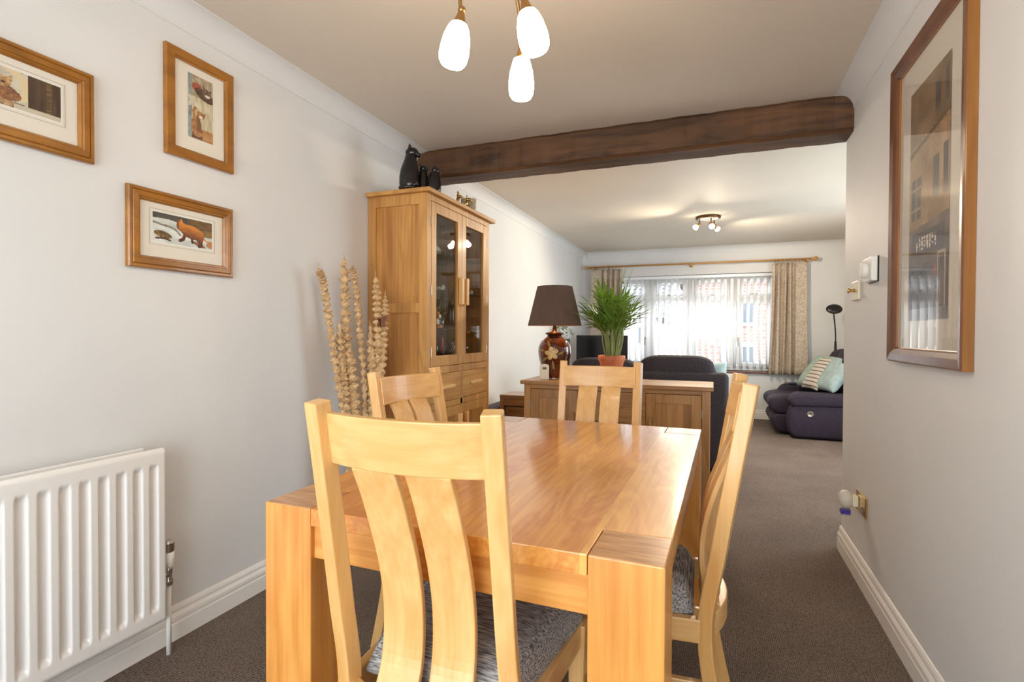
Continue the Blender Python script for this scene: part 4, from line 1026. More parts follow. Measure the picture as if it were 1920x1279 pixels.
# ------------------------------------------------------------ sideboard
SX0, SX1, SY0, SY1, SZ = -1.335, 0.0, 3.655, 4.10, .82
sb = thing('sideboard', 'long low oak sideboard with doors and drawers behind the sofa', 'sideboard', (-0.667, 3.88, 0))
def sp_(name, bm, mat, parent=None, **k): return obj(name, bm, mat, parent or sb, world=True, **k)
sp_('top_panel', bx(SX0, SX1, SY0, SY1, SZ-.028, SZ), W_side['X'], bevel=.004)
bx0, bx1, fy = SX0+.025, SX1-.02, SY0+.022
for x0, x1 in ((bx0, bx0+.05), (bx1-.05, bx1)):
    for y0, y1 in ((fy, fy+.05), (SY1-.05, SY1)): sp_('corner_post', bx(x0, x1, y0, y1, 0, SZ-.028), W_side['Z'], bevel=.003)
b = NB(); box(b, bx0+.01, bx0+.03, fy+.05, SY1-.05, .08, SZ-.028); box(b, bx1-.03, bx1-.01, fy+.05, SY1-.05, .08, SZ-.028); sp_('side_panel', b, W_side['Z'])
sp_('back_panel', bx(bx0+.03, bx1-.03, SY1-.03, SY1-.015, .08, SZ-.028), W_side['X'])
sp_('base_panel', bx(bx0+.03, bx1-.03, fy+.02, SY1-.03, .08, .11), W_side['X'])
b = NB(); xa, xb = -.885, -.452
box(b, bx0+.05, bx1-.05, fy+.004, fy+.028, SZ-.058, SZ-.028); box(b, bx0+.05, bx1-.05, fy+.004, fy+.028, .07, .12)
for x in (xa, xb): box(b, x-.02, x+.02, fy+.004, fy+.028, .12, SZ-.058)
for z in (.31, .535): box(b, xa+.02, xb-.02, fy+.004, fy+.028, z-.012, z+.012)
sp_('face_frame', b, W_side['X'], bevel=.0015)
def sdoor(x0, x1, hside):
    z0, z1 = .123, SZ-.061; s = .062; y0, y1 = fy, fy+.022
    b = NB(); box(b, x0, x0+s, y0, y1, z0, z1); box(b, x1-s, x1, y0, y1, z0, z1); box(b, x0+s, x1-s, y0, y1, z0, z0+s); box(b, x0+s, x1-s, y0, y1, z1-s, z1)
    d = sp_('door', b, W_side['Z'], bevel=.002)
    sp_('door_panel', bx(x0+s, x1-s, y0+.008, y0+.018, z0+s, z1-s), wood('sideboard_panel', srgb(150, 102, 52), srgb(194, 146, 86), 'Z', 0.4, 0.2, plank=('X', .12)), d)
    he = x0 if hside < 0 else x1
    for hz in (.25, .64):
        h = NB(); box(h, he-.005, he+.005, y0-.003, y0+.002, hz-.028, hz+.028); tube(h, [(he, y0-.003, hz-.03), (he, y0-.003, hz+.03)], .0032, 8); sp_('hinge', h, M_steel, d)
    hx = x1-.03 if hside < 0 else x0+.03
    sp_('door_handle', bx(hx-.012, hx+.012, y0-.028, y0, .47, .60), W_side['Z'], d, bevel=.004)
sdoor(bx0+.053, xa-.022, -1); sdoor(xb+.022, bx1-.053, 1)
for z0, z1 in ((.123, .296), (.324, .521), (.549, SZ-.061)):
    d = sp_('drawer', bx(xa+.022, xb-.022, fy, fy+.02, z0, z1), W_side['X'], bevel=.003)
    sp_('drawer_handle', bx((xa+xb)/2-.07, (xa+xb)/2+.07, fy-.025, fy, (z0+z1)/2-.011, (z0+z1)/2+.011), W_side['X'], d, bevel=.004)

# table lamp
LX, LY = -1.152, 3.93
lp = thing('table_lamp', 'amber glass table lamp with painted flower and dark pleated shade on the sideboard', 'lamp', (LX, LY, SZ))
def amber():
    m = pbr('amber_glazed_ceramic', srgb(92, 34, 10), 0.08, 0, 0.6, 1.0, 0.05); b = m.node_tree.nodes['Principled BSDF']
    tc = nd(m, 'ShaderNodeTexCoord'); no = nd(m, 'ShaderNodeTexNoise'); no.inputs['Scale'].default_value = 9; no.inputs['Detail'].default_value = 4
    rp = nd(m, 'ShaderNodeValToRGB'); rp.color_ramp.elements[0].color = srgb(40, 14, 8); rp.color_ramp.elements[1].color = srgb(122, 50, 14); rp.color_ramp.elements[0].position = .35; rp.color_ramp.elements[1].position = .7
    lk(m, tc.outputs['Object'], no.inputs['Vector']); lk(m, no.outputs['Fac'], rp.inputs[0]); lk(m, rp.outputs[0], b.inputs['Base Color']); return m
vprof = [(.078, .004), (.082, .012), (.088, .03), (.104, .09), (.122, .16), (.128, .205), (.124, .245), (.105, .285), (.072, .312), (.058, .322), (.056, .338)]
bd = obj('lamp_body', lathe(NB(), vprof, seg=48), amber(), lp, smooth=True)
obj('lamp_foot', lathe(NB(), [(.082, 0), (.084, .004), (.08, .008)], seg=40), M_chrome, lp, smooth=True)
obj('neck_ring', lathe(NB(), [(.056, .336), (.07, .340), (.07, .350), (.05, .354), (.018, .36), (.016, .39), (.012, .40), (.012, .515)], seg=32), M_bronze, lp, smooth=True)
def vrad(z):
    for (r0, z0), (r1, z1) in zip(vprof, vprof[1:]):
        if z0 <= z <= z1: return r0+(r1-r0)*(z-z0)/(z1-z0)
    return vprof[-1][0]
def onvase(a, z, lift=.0022):
    r = vrad(z)+lift; return (r*math.sin(a), -r*math.cos(a), z)
def petal(cx, cz, ang, L, w, mat, name, parent):
    b = NB(); n = 8; rows = []
    for i in range(n+1):
        u = i/n; half = w*max(0.02, math.sin(PI*(u*.9+.08)))**.6*(.6+.5*u)
        rows.append([b.verts.new(onvase(cx+(math.cos(ang)*L*u-math.sin(ang)*half*s)/.122, cz+math.sin(ang)*L*u+math.cos(ang)*half*s, .0022+.0012*(1-s*s))) for s in (-1, -.5, 0, .5, 1)])
    for A, B in zip(rows, rows[1:]):
        for k in range(4): b.faces.new((A[k], A[k+1], B[k+1], B[k]))
    return obj(name, b, mat, parent, smooth=True, solid=.001)
M_petal = noise_mat('painted_cream_petal', srgb(196, 162, 96), srgb(232, 208, 150), (60, 60, 60), 0.35)
M_leafp = noise_mat('painted_olive_leaf', srgb(116, 92, 46), srgb(176, 150, 92), (60, 60, 60), 0.35)
fa, fz = 0.12, .195
for k in range(5): petal(fa, fz, PI/2+k*2*PI/5+.2, .052, .021, M_petal, 'painted_petal', bd)
for (a, z, an, L_) in ((fa-.25, fz-.03, PI+.5, .06), (fa+.05, fz-.055, -PI/2+.1, .07), (fa-.1, fz+.05, 2.2, .055), (fa+.35, fz-.01, .5, .05), (fa-.42, fz+.02, PI-.1, .05)): petal(a, z, an, L_, .011, M_leafp, 'painted_leaf', bd)
# pleated shade
sh = NB(); nseg = 180; rings = []
for (r, z) in ((.205, .405), (.132, .708)):
    rings.append([sh.verts.new(((r+.0018*(-1)**k)*math.cos(2*PI*k/nseg), (r+.0018*(-1)**k)*math.sin(2*PI*k/nseg), z)) for k in range(nseg)])
for k in range(nseg): sh.faces.new((rings[0][k], rings[0][(k+1) % nseg], rings[1][(k+1) % nseg], rings[1][k]))
obj('lamp_shade', sh, pbr('brown_pleated_fabric', srgb(112, 92, 82), 0.85, 0, .15), lp, solid=.002)
b = NB()
for a in range(3): tube(b, [(.012*math.cos(a*2.09), .012*math.sin(a*2.09), .69), (.13*math.cos(a*2.09), .13*math.sin(a*2.09), .70)], .002, 6)
tube(b, [(0, 0, .58), (0, 0, .69)], .004, 8); obj('shade_carrier', b, M_antbrass, lp)
obj('bulb', ball(NB(), (0, 0, .545), .03), emissive('warm_bulb', (1, .52, .2, 1), 90), lp, smooth=True)

# thermometer
th = thing('thermometer', 'small cream digital thermometer standing beside the amber lamp', 'thermometer', (-1.185, 3.78, SZ), math.radians(18))
b = NB(); P = [(-.034, 0), (.034, 0), (.034, .105)] + [(.034*math.cos(a), .105+.012*math.sin(a)) for a in [PI*i/8 for i in range(1, 8)]] + [(-.034, .105)]
prism(b, P, 'Y', -.014, .014); obj('case', b, M_cream, th, bevel=.004)
obj('display', bx(-.015, .015, -.0155, -.0138, .076, .094), pbr('lcd_grey', srgb(96, 98, 92), 0.25), th)

# potted palm
PX, PY = -0.705, 3.90
pt = thing('plant_pot', 'terracotta pot on the sideboard holding the green palm', 'plant pot', (PX, PY, SZ))
b = lathe(NB(), [(.062, 0), (.068, .01), (.086, .13), (.098, .155), (.100, .182), (.094, .186), (.088, .182), (.084, .158)], seg=36)
obj('pot_body', b, noise_mat('terracotta', srgb(178, 98, 62), srgb(206, 126, 86), (20, 20, 20), 0.6), pt, smooth=True)
obj('soil', lathe(NB(), [(.084, .16), (.0001, .165)], seg=24), noise_mat('potting_soil', srgb(40, 30, 24), srgb(66, 52, 42), (80, 80, 80), 0.95), pt)
pm = thing('palm_plant', 'bushy green parlour palm in the terracotta pot', 'plant', (PX, PY, SZ+.16))
M_leaf = noise_mat('palm_leaf', srgb(58, 88, 26), srgb(122, 154, 62), (14, 14, 14), 0.45, 3, 0, 0, spec=0.4)
_b = M_leaf.node_tree.nodes['Principled BSDF']; 
_t = nd(M_leaf, 'ShaderNodeBsdfTranslucent'); _t.inputs[0].default_value = srgb(120, 160, 40); _m = nd(M_leaf, 'ShaderNodeMixShader'); _m.inputs[0].default_value = .25
lk(M_leaf, _b.outputs[0], _m.inputs[1]); lk(M_leaf, _t.outputs[0], _m.inputs[2]); lk(M_leaf, _m.outputs[0], M_leaf.node_tree.nodes['Material Output'].inputs['Surface'])
M_stem = noise_mat('palm_stem', srgb(104, 122, 60), srgb(158, 164, 104), (40, 40, 8), 0.5)
def leaflet(bm, p0, d, up, L, w, droop):
    n = 6; rows = []; sd = d.cross(up).normalized()
    for i in range(n+1):
        u = i/n; p = p0+d*L*u+Vector((0, 0, -droop*L*u*u)); ww = w*(math.sin(PI*min(.985, .12+.88*u))**.8)
        nn = up*.25*ww
        rows.append([bm.verts.new(p-sd*ww+nn), bm.verts.new(p), bm.verts.new(p+sd*ww+nn)])
    for A, B in zip(rows, rows[1:]):
        bm.faces.new((A[0], A[1], B[1], B[0])); bm.faces.new((A[1], A[2], B[2], B[1]))
rp_ = random.Random(11)
NF = 34
for i in range(NF):
    az = 2*PI*i/NF*2.4+rp_.uniform(-.3, .3); spread = rp_.uniform(.06, .27) if i > 5 else rp_.uniform(.01, .08)
    hgt = rp_.uniform(.34, .54)*(1.12-spread*1.1)
    r0 = rp_.uniform(.008, .05); c_, s_ = math.cos(az), math.sin(az)
    base = Vector((r0*c_, r0*s_, 0)); P = smooth_path([base, base+Vector((c_*.02+r0*c_*.3, s_*.02+r0*s_*.3, .16)), base+Vector((c_*spread*.45, s_*spread*.45, hgt*.72)), base+Vector((c_*spread, s_*spread, hgt))], 14)
    fr_ = NB(); tube(fr_, P, [.0055-.0003*k for k in range(15)], 6)
    stem_o = obj('frond_stem', fr_, M_stem, pm, smooth=True)
    lf = NB(); npair = 6
    for k in range(npair):
        f = 6+k*8/npair; kk = min(13, int(f)); p = P[kk].lerp(P[kk+1], f-kk); d = (P[kk+1]-P[kk]).normalized()
        a, b2 = frame_at(d); upv = (Vector((0, 0, 1))-d*d.z).normalized() if abs(d.z) < .99 else Vector((-c_, -s_, 0))
        sdv = d.cross(upv).normalized()
        for s in (-1, 1):
            dd = (d*1.0+sdv*s*rp_.uniform(.3, .6)+upv*.12).normalized()
            leaflet(lf, p, dd, upv, rp_.uniform(.15, .25)*(1-.25*k/npair), .0088, rp_.uniform(.15, .6))
    leaflet(lf, P[-1], (P[-1]-P[-2]).normalized(), Vector((0, 0, 1)) if spread > .1 else Vector((-c_, -s_, .2)).normalized(), .14, .009, .15)
    obj('leaf_blades', lf, M_leaf, stem_o, smooth=True)

# spectacles
gl_ = thing('spectacles', 'pair of spectacles lying on the sideboard by the terracotta pot', 'spectacles', (-0.565, 3.80, SZ+.012), math.radians(10))
b = NB()
for x in (-.032, .032): tube(b, [(x+.026*math.cos(a), .002, .018+.022*math.sin(a)) for a in [2*PI*i/20 for i in range(21)]], .0022, 6)
tube(b, [(-.008, .002, .024), (0, .0, .028), (.008, .002, .024)], .002, 6); obj('rims', b, M_chrome, gl_, smooth=True)
b = NB()
for s in (-1, 1): tube(b, [(s*.058, .002, .026), (s*.062, .06, .024), (s*.058, .12, .004)], .002, 6)
obj('temple_arms', b, pbr('dark_red_acetate', srgb(74, 22, 24), 0.3), gl_, smooth=True)
b = NB()
for x in (-.032, .032): lathe(b, [(.024, 0), (.024, .0012)], (x, .003, .018), 18, RX(PI/2).to_3x3())
obj('lenses', b, M_crystal, gl_)

# ------------------------------------------------------------ nest of tables and box by the left wall
nt_ = thing('side_table', 'dark oak nest side table between the sideboard and the left wall', 'table', (-1.54, 4.36, 0))
nx0, nx1, ny0, ny1, nz = -1.722, -1.365, 4.205, 4.52, .636
def np_(name, bm, m, parent=None, **k): return obj(name, bm, m, parent or nt_, world=True, **k)
np_('table_top', bx(nx0, nx1, ny0, ny1, nz-.03, nz), W_nest['X'], bevel=.003)
for x in (nx0+.002, nx1-.037):
    for y in (ny0+.002, ny1-.037): np_('leg', bx(x, x+.035, y, y+.035, 0, nz-.03), W_nest['Z'], bevel=.002)
b = NB(); box(b, nx0+.037, nx1-.037, ny0+.008, ny0+.024, nz-.09, nz-.03); np_('front_rail', b, W_nest['X'])
b = NB(); box(b, nx0+.037, nx1-.037, ny1-.02, ny1-.004, nz-.09, nz-.03)
for x in (nx0+.008, nx1-.024): box(b, x, x+.016, ny0+.037, ny1-.037, nz-.09, nz-.03)
np_('apron', b, W_nest['X'])
nt2 = thing('side_table', 'smaller oak table nested under the dark oak side table', 'table', (-1.54, 4.36, 0))
q0, q1, qz = nx0+.045, nx1-.045, .535
obj('table_top', bx(q0, q1, ny0+.02, ny1-.04, qz-.028, qz), W_nest['X'], nt2, world=True, bevel=.003)
for x in (q0+.002, q1-.03):
    for y in (ny0+.022, ny1-.07): obj('leg', bx(x, x+.028, y, y+.028, 0, qz-.028), W_nest['Z'], nt2, world=True)
o = obj('apron', bx(q0+.03, q1-.03, ny0+.03, ny0+.044, qz-.10, qz-.028), W_nest['X'], nt2, world=True)
st_ = thing('storage_box', 'low grey-purple fabric box against the left wall beside the nest of tables', 'box', (-1.815, 4.33, 0))
M_box = noise_mat('grey_purple_felt', srgb(78, 72, 84), srgb(98, 92, 104), (60, 60, 60), 0.9)
obj('box_body', bx(XL+.02, -1.735, 3.95, 4.66, 0, .50), M_box, st_, world=True, bevel=.008); obj('lid', bx(XL+.02, -1.731, 3.946, 4.664, .50, .525), M_box, st_, world=True, bevel=.006)

# ------------------------------------------------------------ sofa seen from behind
sf = thing('sofa', 'dark navy sofa seen from behind, in front of the window', 'sofa', (-0.71, 5.15, 0))
def sfp(name, bm, m=M_navy, **k): return obj(name, bm, m, sf, world=True, **k)
def rbox(x0, x1, y0, y1, z0, z1, n=6): 
    b = bx(x0, x1, y0, y1, z0, z1); return b
sfp('back_panel', bx(-1.53, .118, 4.70, 4.86, .03, .84), bevel=.045, seg=5, smooth=True)
sfp('seat_base', bx(-1.50, .10, 4.84, 5.56, .05, .40), bevel=.03, seg=3, smooth=True)
for x0, x1 in ((-1.56, -1.32), (-.10, .125)): sfp('arm', bx(x0, x1, 4.80, 5.60, .03, .60), bevel=.06, seg=5, smooth=True)
for x0, x1 in ((-1.315, -.712), (-.708, -.105)): sfp('seat_cushion', bx(x0, x1, 4.98, 5.62, .38, .50), bevel=.04, seg=4, smooth=True)
def head_cushion(x0, x1, zt, zl):
    b = NB(); n = 24; rings = []
    for i in range(n+1):
        u = 2*i/n-1; x = (x0+x1)/2+(x1-x0)/2*u; e = (1-abs(u)**5)**.5
        zz = .62+(zt-.62)*(.62+.38*e)-.012*(1-u) * (1 if zl else 0); th = .09*(.55+.45*e)
        ring = []
        for k in range(14):
            a = 2*PI*k/14; zc = (zz+.60)/2; hz = (zz-.60)/2
            sx_, sz_ = math.cos(a), math.sin(a); p = .5
            ring.append(b.verts.new((x, 4.86+th*math.copysign(abs(sx_)**p, sx_), zc+hz*math.copysign(abs(sz_)**p, sz_))))
        rings.append(ring)
    for A, B in zip(rings, rings[1:]):
        for k in range(14): b.faces.new((A[k], A[(k+1) % 14], B[(k+1) % 14], B[k]))
    b.faces.new(rings[0][::-1]); b.faces.new(rings[-1]); return b
sfp('back_cushion', head_cushion(-1.26, -.645, .945, 0), smooth=True); sfp('back_cushion', head_cushion(-.635, .02, .98, 0), smooth=True)
def cushion(label, mat, loc, M, w=.42, h=.42, t=.14, name='cushion'):
    o = thing(name, label, 'cushion', loc)
    if loc[1] > 6: o['group'] = 'cushions on the recliner sofa'
    o.rotation_euler = M.to_euler()
    obj('cushion_cover', pillow(w, h, t), mat, o, smooth=True, sub=1); return o
M_teal = noise_mat('teal_cotton', srgb(148, 170, 168), srgb(172, 190, 188), (16, 16, 16), 0.8, 4, 0, 0.15)
M_sage = noise_mat('sage_green_cotton', srgb(150, 172, 158), srgb(172, 192, 176), (14, 14, 14), 0.8, 4, 0, 0.15)
cushion('teal cushion peeking past the right end of the dark sofa back', M_teal, (-.045, 5.02, .735), (RZ(.1) @ RX(-.2)), .34, .40, .12)

# ------------------------------------------------------------ navy recliner sofa on the right
s2 = thing('recliner_sofa', 'purple-navy two seat recliner sofa against the right living room wall', 'sofa', (1.25, 7.25, 0))
def s2p(name, bm, m=M_purple, parent=None, **k): return obj(name, bm, m, parent or s2, world=True, **k)
ARM = [(.86, .015), (.80, .05), (.775, .15), (.785, .28), (.815, .36), (.86, .41), (1.70, .41), (1.70, .015)]
for y0, y1 in ((6.60, 6.82), (7.66, 7.88)):
    a = s2p('arm', prism(NB(), ARM, 'Y', y0, y1), bevel=.04, seg=4, smooth=True)
    b = NB(); prism(b, [(.79, .40), (.81, .47), (.87, .515), (1.5, .51), (1.62, .50), (1.62, .38), (.84, .36)], 'Y', y0-.02, y1+.02)
    s2p('arm_pad', b, parent=a, bevel=.04, seg=4, smooth=True)
    if y0 < 7:
        b = NB(); lathe(b, [(.0335, 0), (.0335, .004), (.025, .008), (.022, .005), (.0001, .006)], (1.0, y0+.001, .285), 24, RX(PI/2).to_3x3()); s2p('recline_button', b, M_steel, a, smooth=True, label='round steel recliner control')
for y0, y1 in ((6.84, 7.235), (7.245, 7.64)):
    P = [(.62, .30), (.60, .37), (.64, .43), (.76, .455), (1.42, .43), (1.42, .24), (.70, .24)]
    s2p('seat_cushion', prism(NB(), P, 'Y', y0, y1), bevel=.035, seg=4, smooth=True)
    P = [(.66, .24), (.63, .16), (.70, .03), (.86, .02), (.86, .25)]
    s2p('footrest_panel', prism(NB(), P, 'Y', y0, y1), bevel=.03, seg=3, smooth=True)
    P = [(1.36, .40), (1.33, .62), (1.34, .86), (1.40, .97), (1.50, .99), (1.60, .95), (1.68, .80), (1.72, .40)]
    s2p('back_cushion', prism(NB(), P, 'Y', y0-.05, y1+.05), bevel=.05, seg=4, smooth=True)
s2p('sofa_base', bx(.84, 1.70, 6.80, 7.68, .03, .26))
def stripes():
    m = pbr('stitched_stripe_fabric', srgb(206, 196, 184), 0.85); tc = nd(m, 'ShaderNodeTexCoord'); w = nd(m, 'ShaderNodeTexWave', wave_type='BANDS', bands_direction='Z'); w.inputs['Scale'].default_value = 6.5; w.inputs['Distortion'].default_value = .6; w.inputs['Detail'].default_value = 3; w.inputs['Detail Scale'].default_value = 12
    rp = nd(m, 'ShaderNodeValToRGB'); e = rp.color_ramp.elements; e[0].color = srgb(96, 74, 66); e[0].position = .06; e[1].color = srgb(208, 198, 186); e[1].position = .22
    lk(m, tc.outputs['Object'], w.inputs[0]); lk(m, w.outputs[0], rp.inputs[0]); lk(m, rp.outputs[0], m.node_tree.nodes['Principled BSDF'].inputs['Base Color']); return m
lean = lambda yaw_, tilt: (RZ(PI/2+yaw_) @ RX(tilt))
cushion('sage green cushion furthest back on the recliner sofa, by the curtain', M_sage, (1.17, 7.42, .71), lean(.22, .62), .44, .50, .14)
cushion('cream cushion with brown stitched stripes in the middle of the recliner sofa', stripes(), (1.19, 7.20, .70), lean(.26, .60), .42, .48, .13)
cushion('pale teal cushion nearest to us on the recliner sofa', M_teal, (1.29, 6.95, .71), lean(.30, .58), .44, .48, .15)
bkl = thing('notebook', 'dark blue booklet lying on the far arm of the recliner sofa', 'book', (1.06, 7.77, .518), .05)
obj('cover', bx(-.17, .17, -.10, .10, 0, .014), pbr('navy_cover', srgb(30, 32, 64), 0.3), bkl, bevel=.002)
obj('pages', bx(-.166, .171, -.096, .101, .003, .011), M_white, bkl)

# reading lamp behind the recliner sofa
fl_ = thing('floor_lamp', 'slim dark reading floor lamp with flat oval head behind the recliner sofa', 'lamp', (1.46, 7.80, 0))
obj('base', lathe(NB(), [(.12, 0), (.12, .012), (.02, .03), (.012, .05)], (1.62-.16, 7.80, 0)), M_dark, fl_, world=True, smooth=True)
b = NB(); tube(b, [(1.46, 7.80, .03), (1.455, 7.80, .9)], .010, 10); obj('pole', b, M_dark, fl_, world=True, smooth=True)
b = NB(); tube(b, smooth_path([(1.455, 7.80, .9), (1.45, 7.79, 1.2), (1.425, 7.76, 1.42), (1.42, 7.73, 1.47)], 16), .008, 10); obj('gooseneck', b, M_dark, fl_, world=True, smooth=True)
obj('switch_grip', tube(NB(), [(1.456, 7.80, .86), (1.453, 7.795, 1.08)], [.018, .013], 12), M_dark, fl_, world=True, smooth=True)
b = NB(); lathe(b, [(.085, 0), (.092, .008), (.085, .022), (.03, .03), (.0001, .031)], (0, 0, 0), 32)
xf(b, T(1.415, 7.70, 1.485) @ RX(math.radians(-62+90+35)) @ Matrix.Scale(.75, 4, (0, 1, 0))); hd = obj('lamp_head', b, M_dark, fl_, world=True, smooth=True)
b = NB(); lathe(b, [(.07, -.001), (.0001, -.003)], seg=28); xf(b, T(1.415, 7.70, 1.485) @ RX(math.radians(-62+90+35)) @ Matrix.Scale(.75, 4, (0, 1, 0))); obj('diffuser', b, pbr('grey_diffuser', srgb(130, 134, 136), 0.3), fl_, world=True)

# ------------------------------------------------------------ television corner
ts = thing('television_stand', 'low dark wood television stand in the far left corner', 'stand', (-1.4, 7.3, 0))
obj('stand_top', bx(-1.85, -.95, 7.05, 7.5, .46, .49), W_nest['X'], ts, world=True)
for x in (-1.84, -.98): obj('stand_side', bx(x, x+.025, 7.06, 7.49, 0, .46), W_nest['Z'], ts, world=True)
obj('stand_shelf', bx(-1.815, -.98, 7.06, 7.49, .2, .22), W_nest['X'], ts, world=True)
tv = thing('television', 'flat black television behind the palm in the far left corner', 'television', (-1.44, 7.22, .49))
obj('screen_bezel', bx(-1.795, -1.088, 7.2, 7.24, .70, 1.142), M_dark, tv, world=True, bevel=.006)
obj('screen', bx(-1.785, -1.098, 7.196, 7.2005, .725, 1.132), pbr('tv_screen', srgb(24, 24, 26), 0.18), tv, world=True)
b = NB(); box(b, -1.46, -1.42, 7.215, 7.235, .505, .71); box(b, -1.60, -1.28, 7.12, 7.32, .49, .505); obj('television_foot', b, M_dark, tv, world=True, bevel=.003)
spk = thing('speaker', 'narrow black floor-standing loudspeaker behind the amber lamp', 'loudspeaker', (-1.76, 6.35, 0))
obj('speaker_box', bx(-1.83, -1.69, 6.25, 6.45, .0, 1.10), M_dark, spk, world=True, bevel=.006); obj('grille', bx(-1.825, -1.695, 6.244, 6.25, .06, 1.08), pbr('grille_cloth', srgb(30, 28, 30), 0.9), spk, world=True)
hp = thing('trailing_plant', 'silvery green trailing pot plant on the loudspeaker, seen behind the amber lamp', 'plant', (-1.76, 6.35, 1.10))
obj('pot', lathe(NB(), [(.04, 0), (.055, .06), (.058, .065), (.05, .066), (.045, .05)], seg=24), M_china, hp, smooth=True)
lf = NB(); r2 = random.Random(5)
for i in range(150):
    a = r2.uniform(0, 2*PI); e = r2.uniform(0, 1); rr = .03+.10*e; p = Vector((rr*math.cos(a), rr*math.sin(a), .07+.09*(1-e*e)-.05*e*r2.random()))
    d = Vector((math.cos(a+r2.uniform(-1, 1)), math.sin(a+r2.uniform(-1, 1)), r2.uniform(-.6, .5))).normalized(); leaflet(lf, p, d, Vector((0, 0, 1)), .04, .011, .3)
obj('foliage', lf, noise_mat('silver_leaf', srgb(120, 136, 112), srgb(206, 212, 196), (40, 40, 40), 0.5), hp, smooth=True)

# ------------------------------------------------------------ ceiling lights
M_shade = emissive('lit_opal_glass', (1.0, .78, .54, 1), 15.0)
pd = thing('pendant_light', 'brass ceiling light with three glowing white glass shades above the table', 'light', (-0.585, 1.42, H))
pc = Vector((-0.585, 1.42, H))
obj('ceiling_rose', lathe(NB(), [(.055, 0), (.055, -.012), (.03, -.03), (.012, -.035)], seg=28), M_antbrass, pd, smooth=True)
def arm_shade(top, bot, dist, w):
    top = Vector(top); bot = Vector(bot); d = (bot-top); L = d.length; d = d/L
    neck = top-d*.04
    P = smooth_path([pc+Vector((0, 0, -.03)), pc.lerp(neck, .45)+Vector((0, 0, .03)), neck+Vector((0, 0, .05)), neck], 20)
    a = obj('lamp_arm', tube(NB(), P, .0055, 10), M_antbrass, pd, world=True, smooth=True)
    rot = d.to_track_quat('Z', 'Y').to_matrix().to_4x4()
    MM = Matrix.Translation(top) @ rot
    h = NB(); lathe(h, [(.008, -.040), (.011, -.03), (.016, -.014), (.026, .004), (.024, .008)], seg=24); ball(h, (0, 0, -.043), .0115); xf(h, MM); obj('lamp_holder', h, M_antbrass, pd, world=True, smooth=True)
    s_ = NB(); k = w/.042
    prof = [(.0245, 0), (.031*k, .012), (.038*k, L*.30), (.0415*k, L*.52), (.0425*k, L*.70), (.040*k, L*.86), (.033*k, L*.955), (.02*k, L*.992), (.0001, L)]
    lathe(s_, prof, seg=32); xf(s_, MM); so = obj('lamp_shade', s_, M_shade, pd, world=True, smooth=True)
    return so
def ray(u, v, dist):
    d = F + Rv*((u-960)/FPX) + Uv*((639.5-v)/FPX); return Vector((0, 0, CH)) + d*dist
arm_shade((-0.682, 1.352, 2.037), (-0.700, 1.342, 1.920), 0, .0415)
arm_shade((-0.500, 1.415, 2.070), (-0.474, 1.425, 1.956), 0, .0425)
arm_shade((-0.552, 1.512, 1.993), (-0.553, 1.513, 1.874), 0, .038)

sl = thing('spotlight_fitting', 'bronze ceiling fitting with angled spotlights in the living area', 'light', (-.07, 5.93, H))
obj('ceiling_plate', lathe(NB(), [(.125, 0), (.125, -.022), (.115, -.028), (.1, -.028)], seg=40), M_bronze, sl, smooth=True)
obj('plate_underside', lathe(NB(), [(.1, -.0285), (.0001, -.03)], seg=40), pbr('pale_fitting_face', srgb(226, 224, 216), 0.3), sl)
M_spot = emissive('lit_spot_glass', (1, .84, .62, 1), 14)
for (dx, dy, ax, ay) in ((-.085, -.03, -.055, -.05), (.03, -.07, .012, -.05), (.06, .07, .05, .05)):
    p = Vector((dx, dy, -.028)); e = p+Vector((0, 0, -.05)); d = Vector((ax, ay, -.06)).normalized()
    obj('spot_arm', tube(NB(), [p, e], .006, 8), M_bronze, sl, smooth=True)
    rot = d.to_track_quat('Z', 'Y').to_matrix().to_4x4(); MM = Matrix.Translation(e) @ rot
    h = NB(); lathe(h, [(.010, -.012), (.018, 0), (.020, .04), (.018, .042)], seg=20); xf(h, MM); hh = obj('spot_head', h, M_antbrass, sl, smooth=True)
    l = bpy.data.lights.new('spot_bulb', 'SPOT'); l.spot_size = math.radians(150); l.spot_blend = 0.8; l.energy = 34; l.color = (1, .84, .64); l.shadow_soft_size = .03
    lo = bpy.data.objects.new('spot_bulb', l); COL.objects.link(lo); lo.location = Vector((-.07, 5.93, H))+e+d*.125; lo.rotation_euler = d.to_track_quat('-Z', 'Y').to_euler()
    h = NB(); lathe(h, [(.017, .040), (.026, .052), (.027, .072), (.0001, .076)], seg=20); xf(h, MM); obj('spot_lens', h, M_spot, hh, smooth=True)

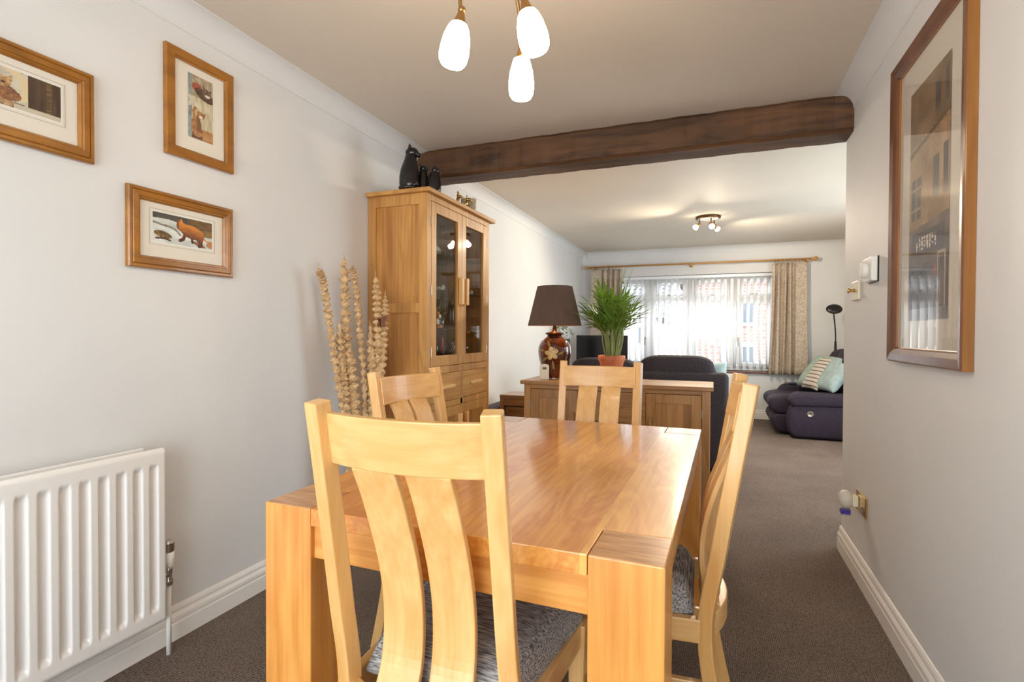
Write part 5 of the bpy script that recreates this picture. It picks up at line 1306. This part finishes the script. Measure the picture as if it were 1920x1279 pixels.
# ------------------------------------------------------------ fittings on the right wall
ths = thing('thermostat', 'white square room thermostat with round dial high on the right wall', 'thermostat', (XR, 2.74, 1.45))
obj('back_plate', bx(XR-.006, XR, 2.665, 2.805, 1.395, 1.505), M_dark, ths, world=True)
b = NB(); prism(b, [(XR-.006, 1.398), (XR-.03, 1.400), (XR-.03, 1.503), (XR-.006, 1.505)], 'Y', 2.662, 2.80)
obj('casing', b, M_white, ths, world=True, bevel=.004)
b = NB(); lathe(b, [(.036, 0), (.036, .014), (.030, .02), (.0001, .02)], (XR-.03, 2.745, 1.452), 32, RY(-PI/2).to_3x3()); obj('dial', b, M_white, ths, world=True, smooth=False, bevel=.002)
sw = thing('dimmer_switch', 'small cream dimmer switch with brass knob at the end of the right wall', 'switch', (XR, 3.03, 1.38))
obj('wall_plate', bx(XR-.012, XR, 2.965, 3.093, 1.336, 1.428), M_cream, sw, world=True, bevel=.004)
b = NB(); lathe(b, [(.010, 0), (.007, .008), (.009, .02), (.013, .024), (.012, .03), (.0001, .031)], (XR-.012, 3.03, 1.383), 20, RY(-PI/2).to_3x3()); obj('knob', b, M_brass, sw, world=True, smooth=True)
so = thing('wall_socket', 'brass wall socket low on the right wall', 'socket', (XR, 2.87, .36))
obj('wall_plate', bx(XR-.010, XR, 2.79, 2.955, .330, .425), M_brass, so, world=True, bevel=.003)
b = NB()
for y in (2.835, 2.915): 
    for dy, dz in ((0, .022), (-.012, .0), (.012, 0)): box(b, XR-.0106, XR-.0098, y+dy-.003, y+dy+.003, .365+dz-.004, .365+dz+.004)
obj('socket_holes', b, M_dark, so, world=True)
af = thing('air_freshener', 'round white plug-in air freshener with purple bottle in the wall socket', 'air freshener', (XR-.02, 2.925, .375))
b = NB(); box(b, XR-.035, XR-.0108, 2.895, 2.945, .352, .402); obj('plug', b, M_cream, af, world=True, bevel=.005)
b = NB(); ball(b, (XR-.057, 2.93, .378), (.036, .040, .043)); obj('casing', b, pbr('warm_white_plastic', srgb(212, 205, 190), 0.45), af, world=True, smooth=True)
b = NB(); 
for z in (.366, .388): tube(b, [(XR-.057+.03*math.cos(a), 2.93+.034*math.sin(a), z) for a in [PI+PI*i/14 for i in range(15)]], .0035, 6)
obj('vent_slots', b, M_cream, af, world=True, smooth=True)
b = NB(); box(b, XR-.077, XR-.037, 2.915, 2.945, .300, .337); obj('bottle', b, M_crystal, af, world=True, bevel=.005)
b = NB(); box(b, XR-.0785, XR-.040, 2.9135, 2.9465, .308, .328); obj('bottle_label', b, pbr('violet_label', srgb(62, 40, 150), 0.4), af, world=True, label='violet band on the bottle')
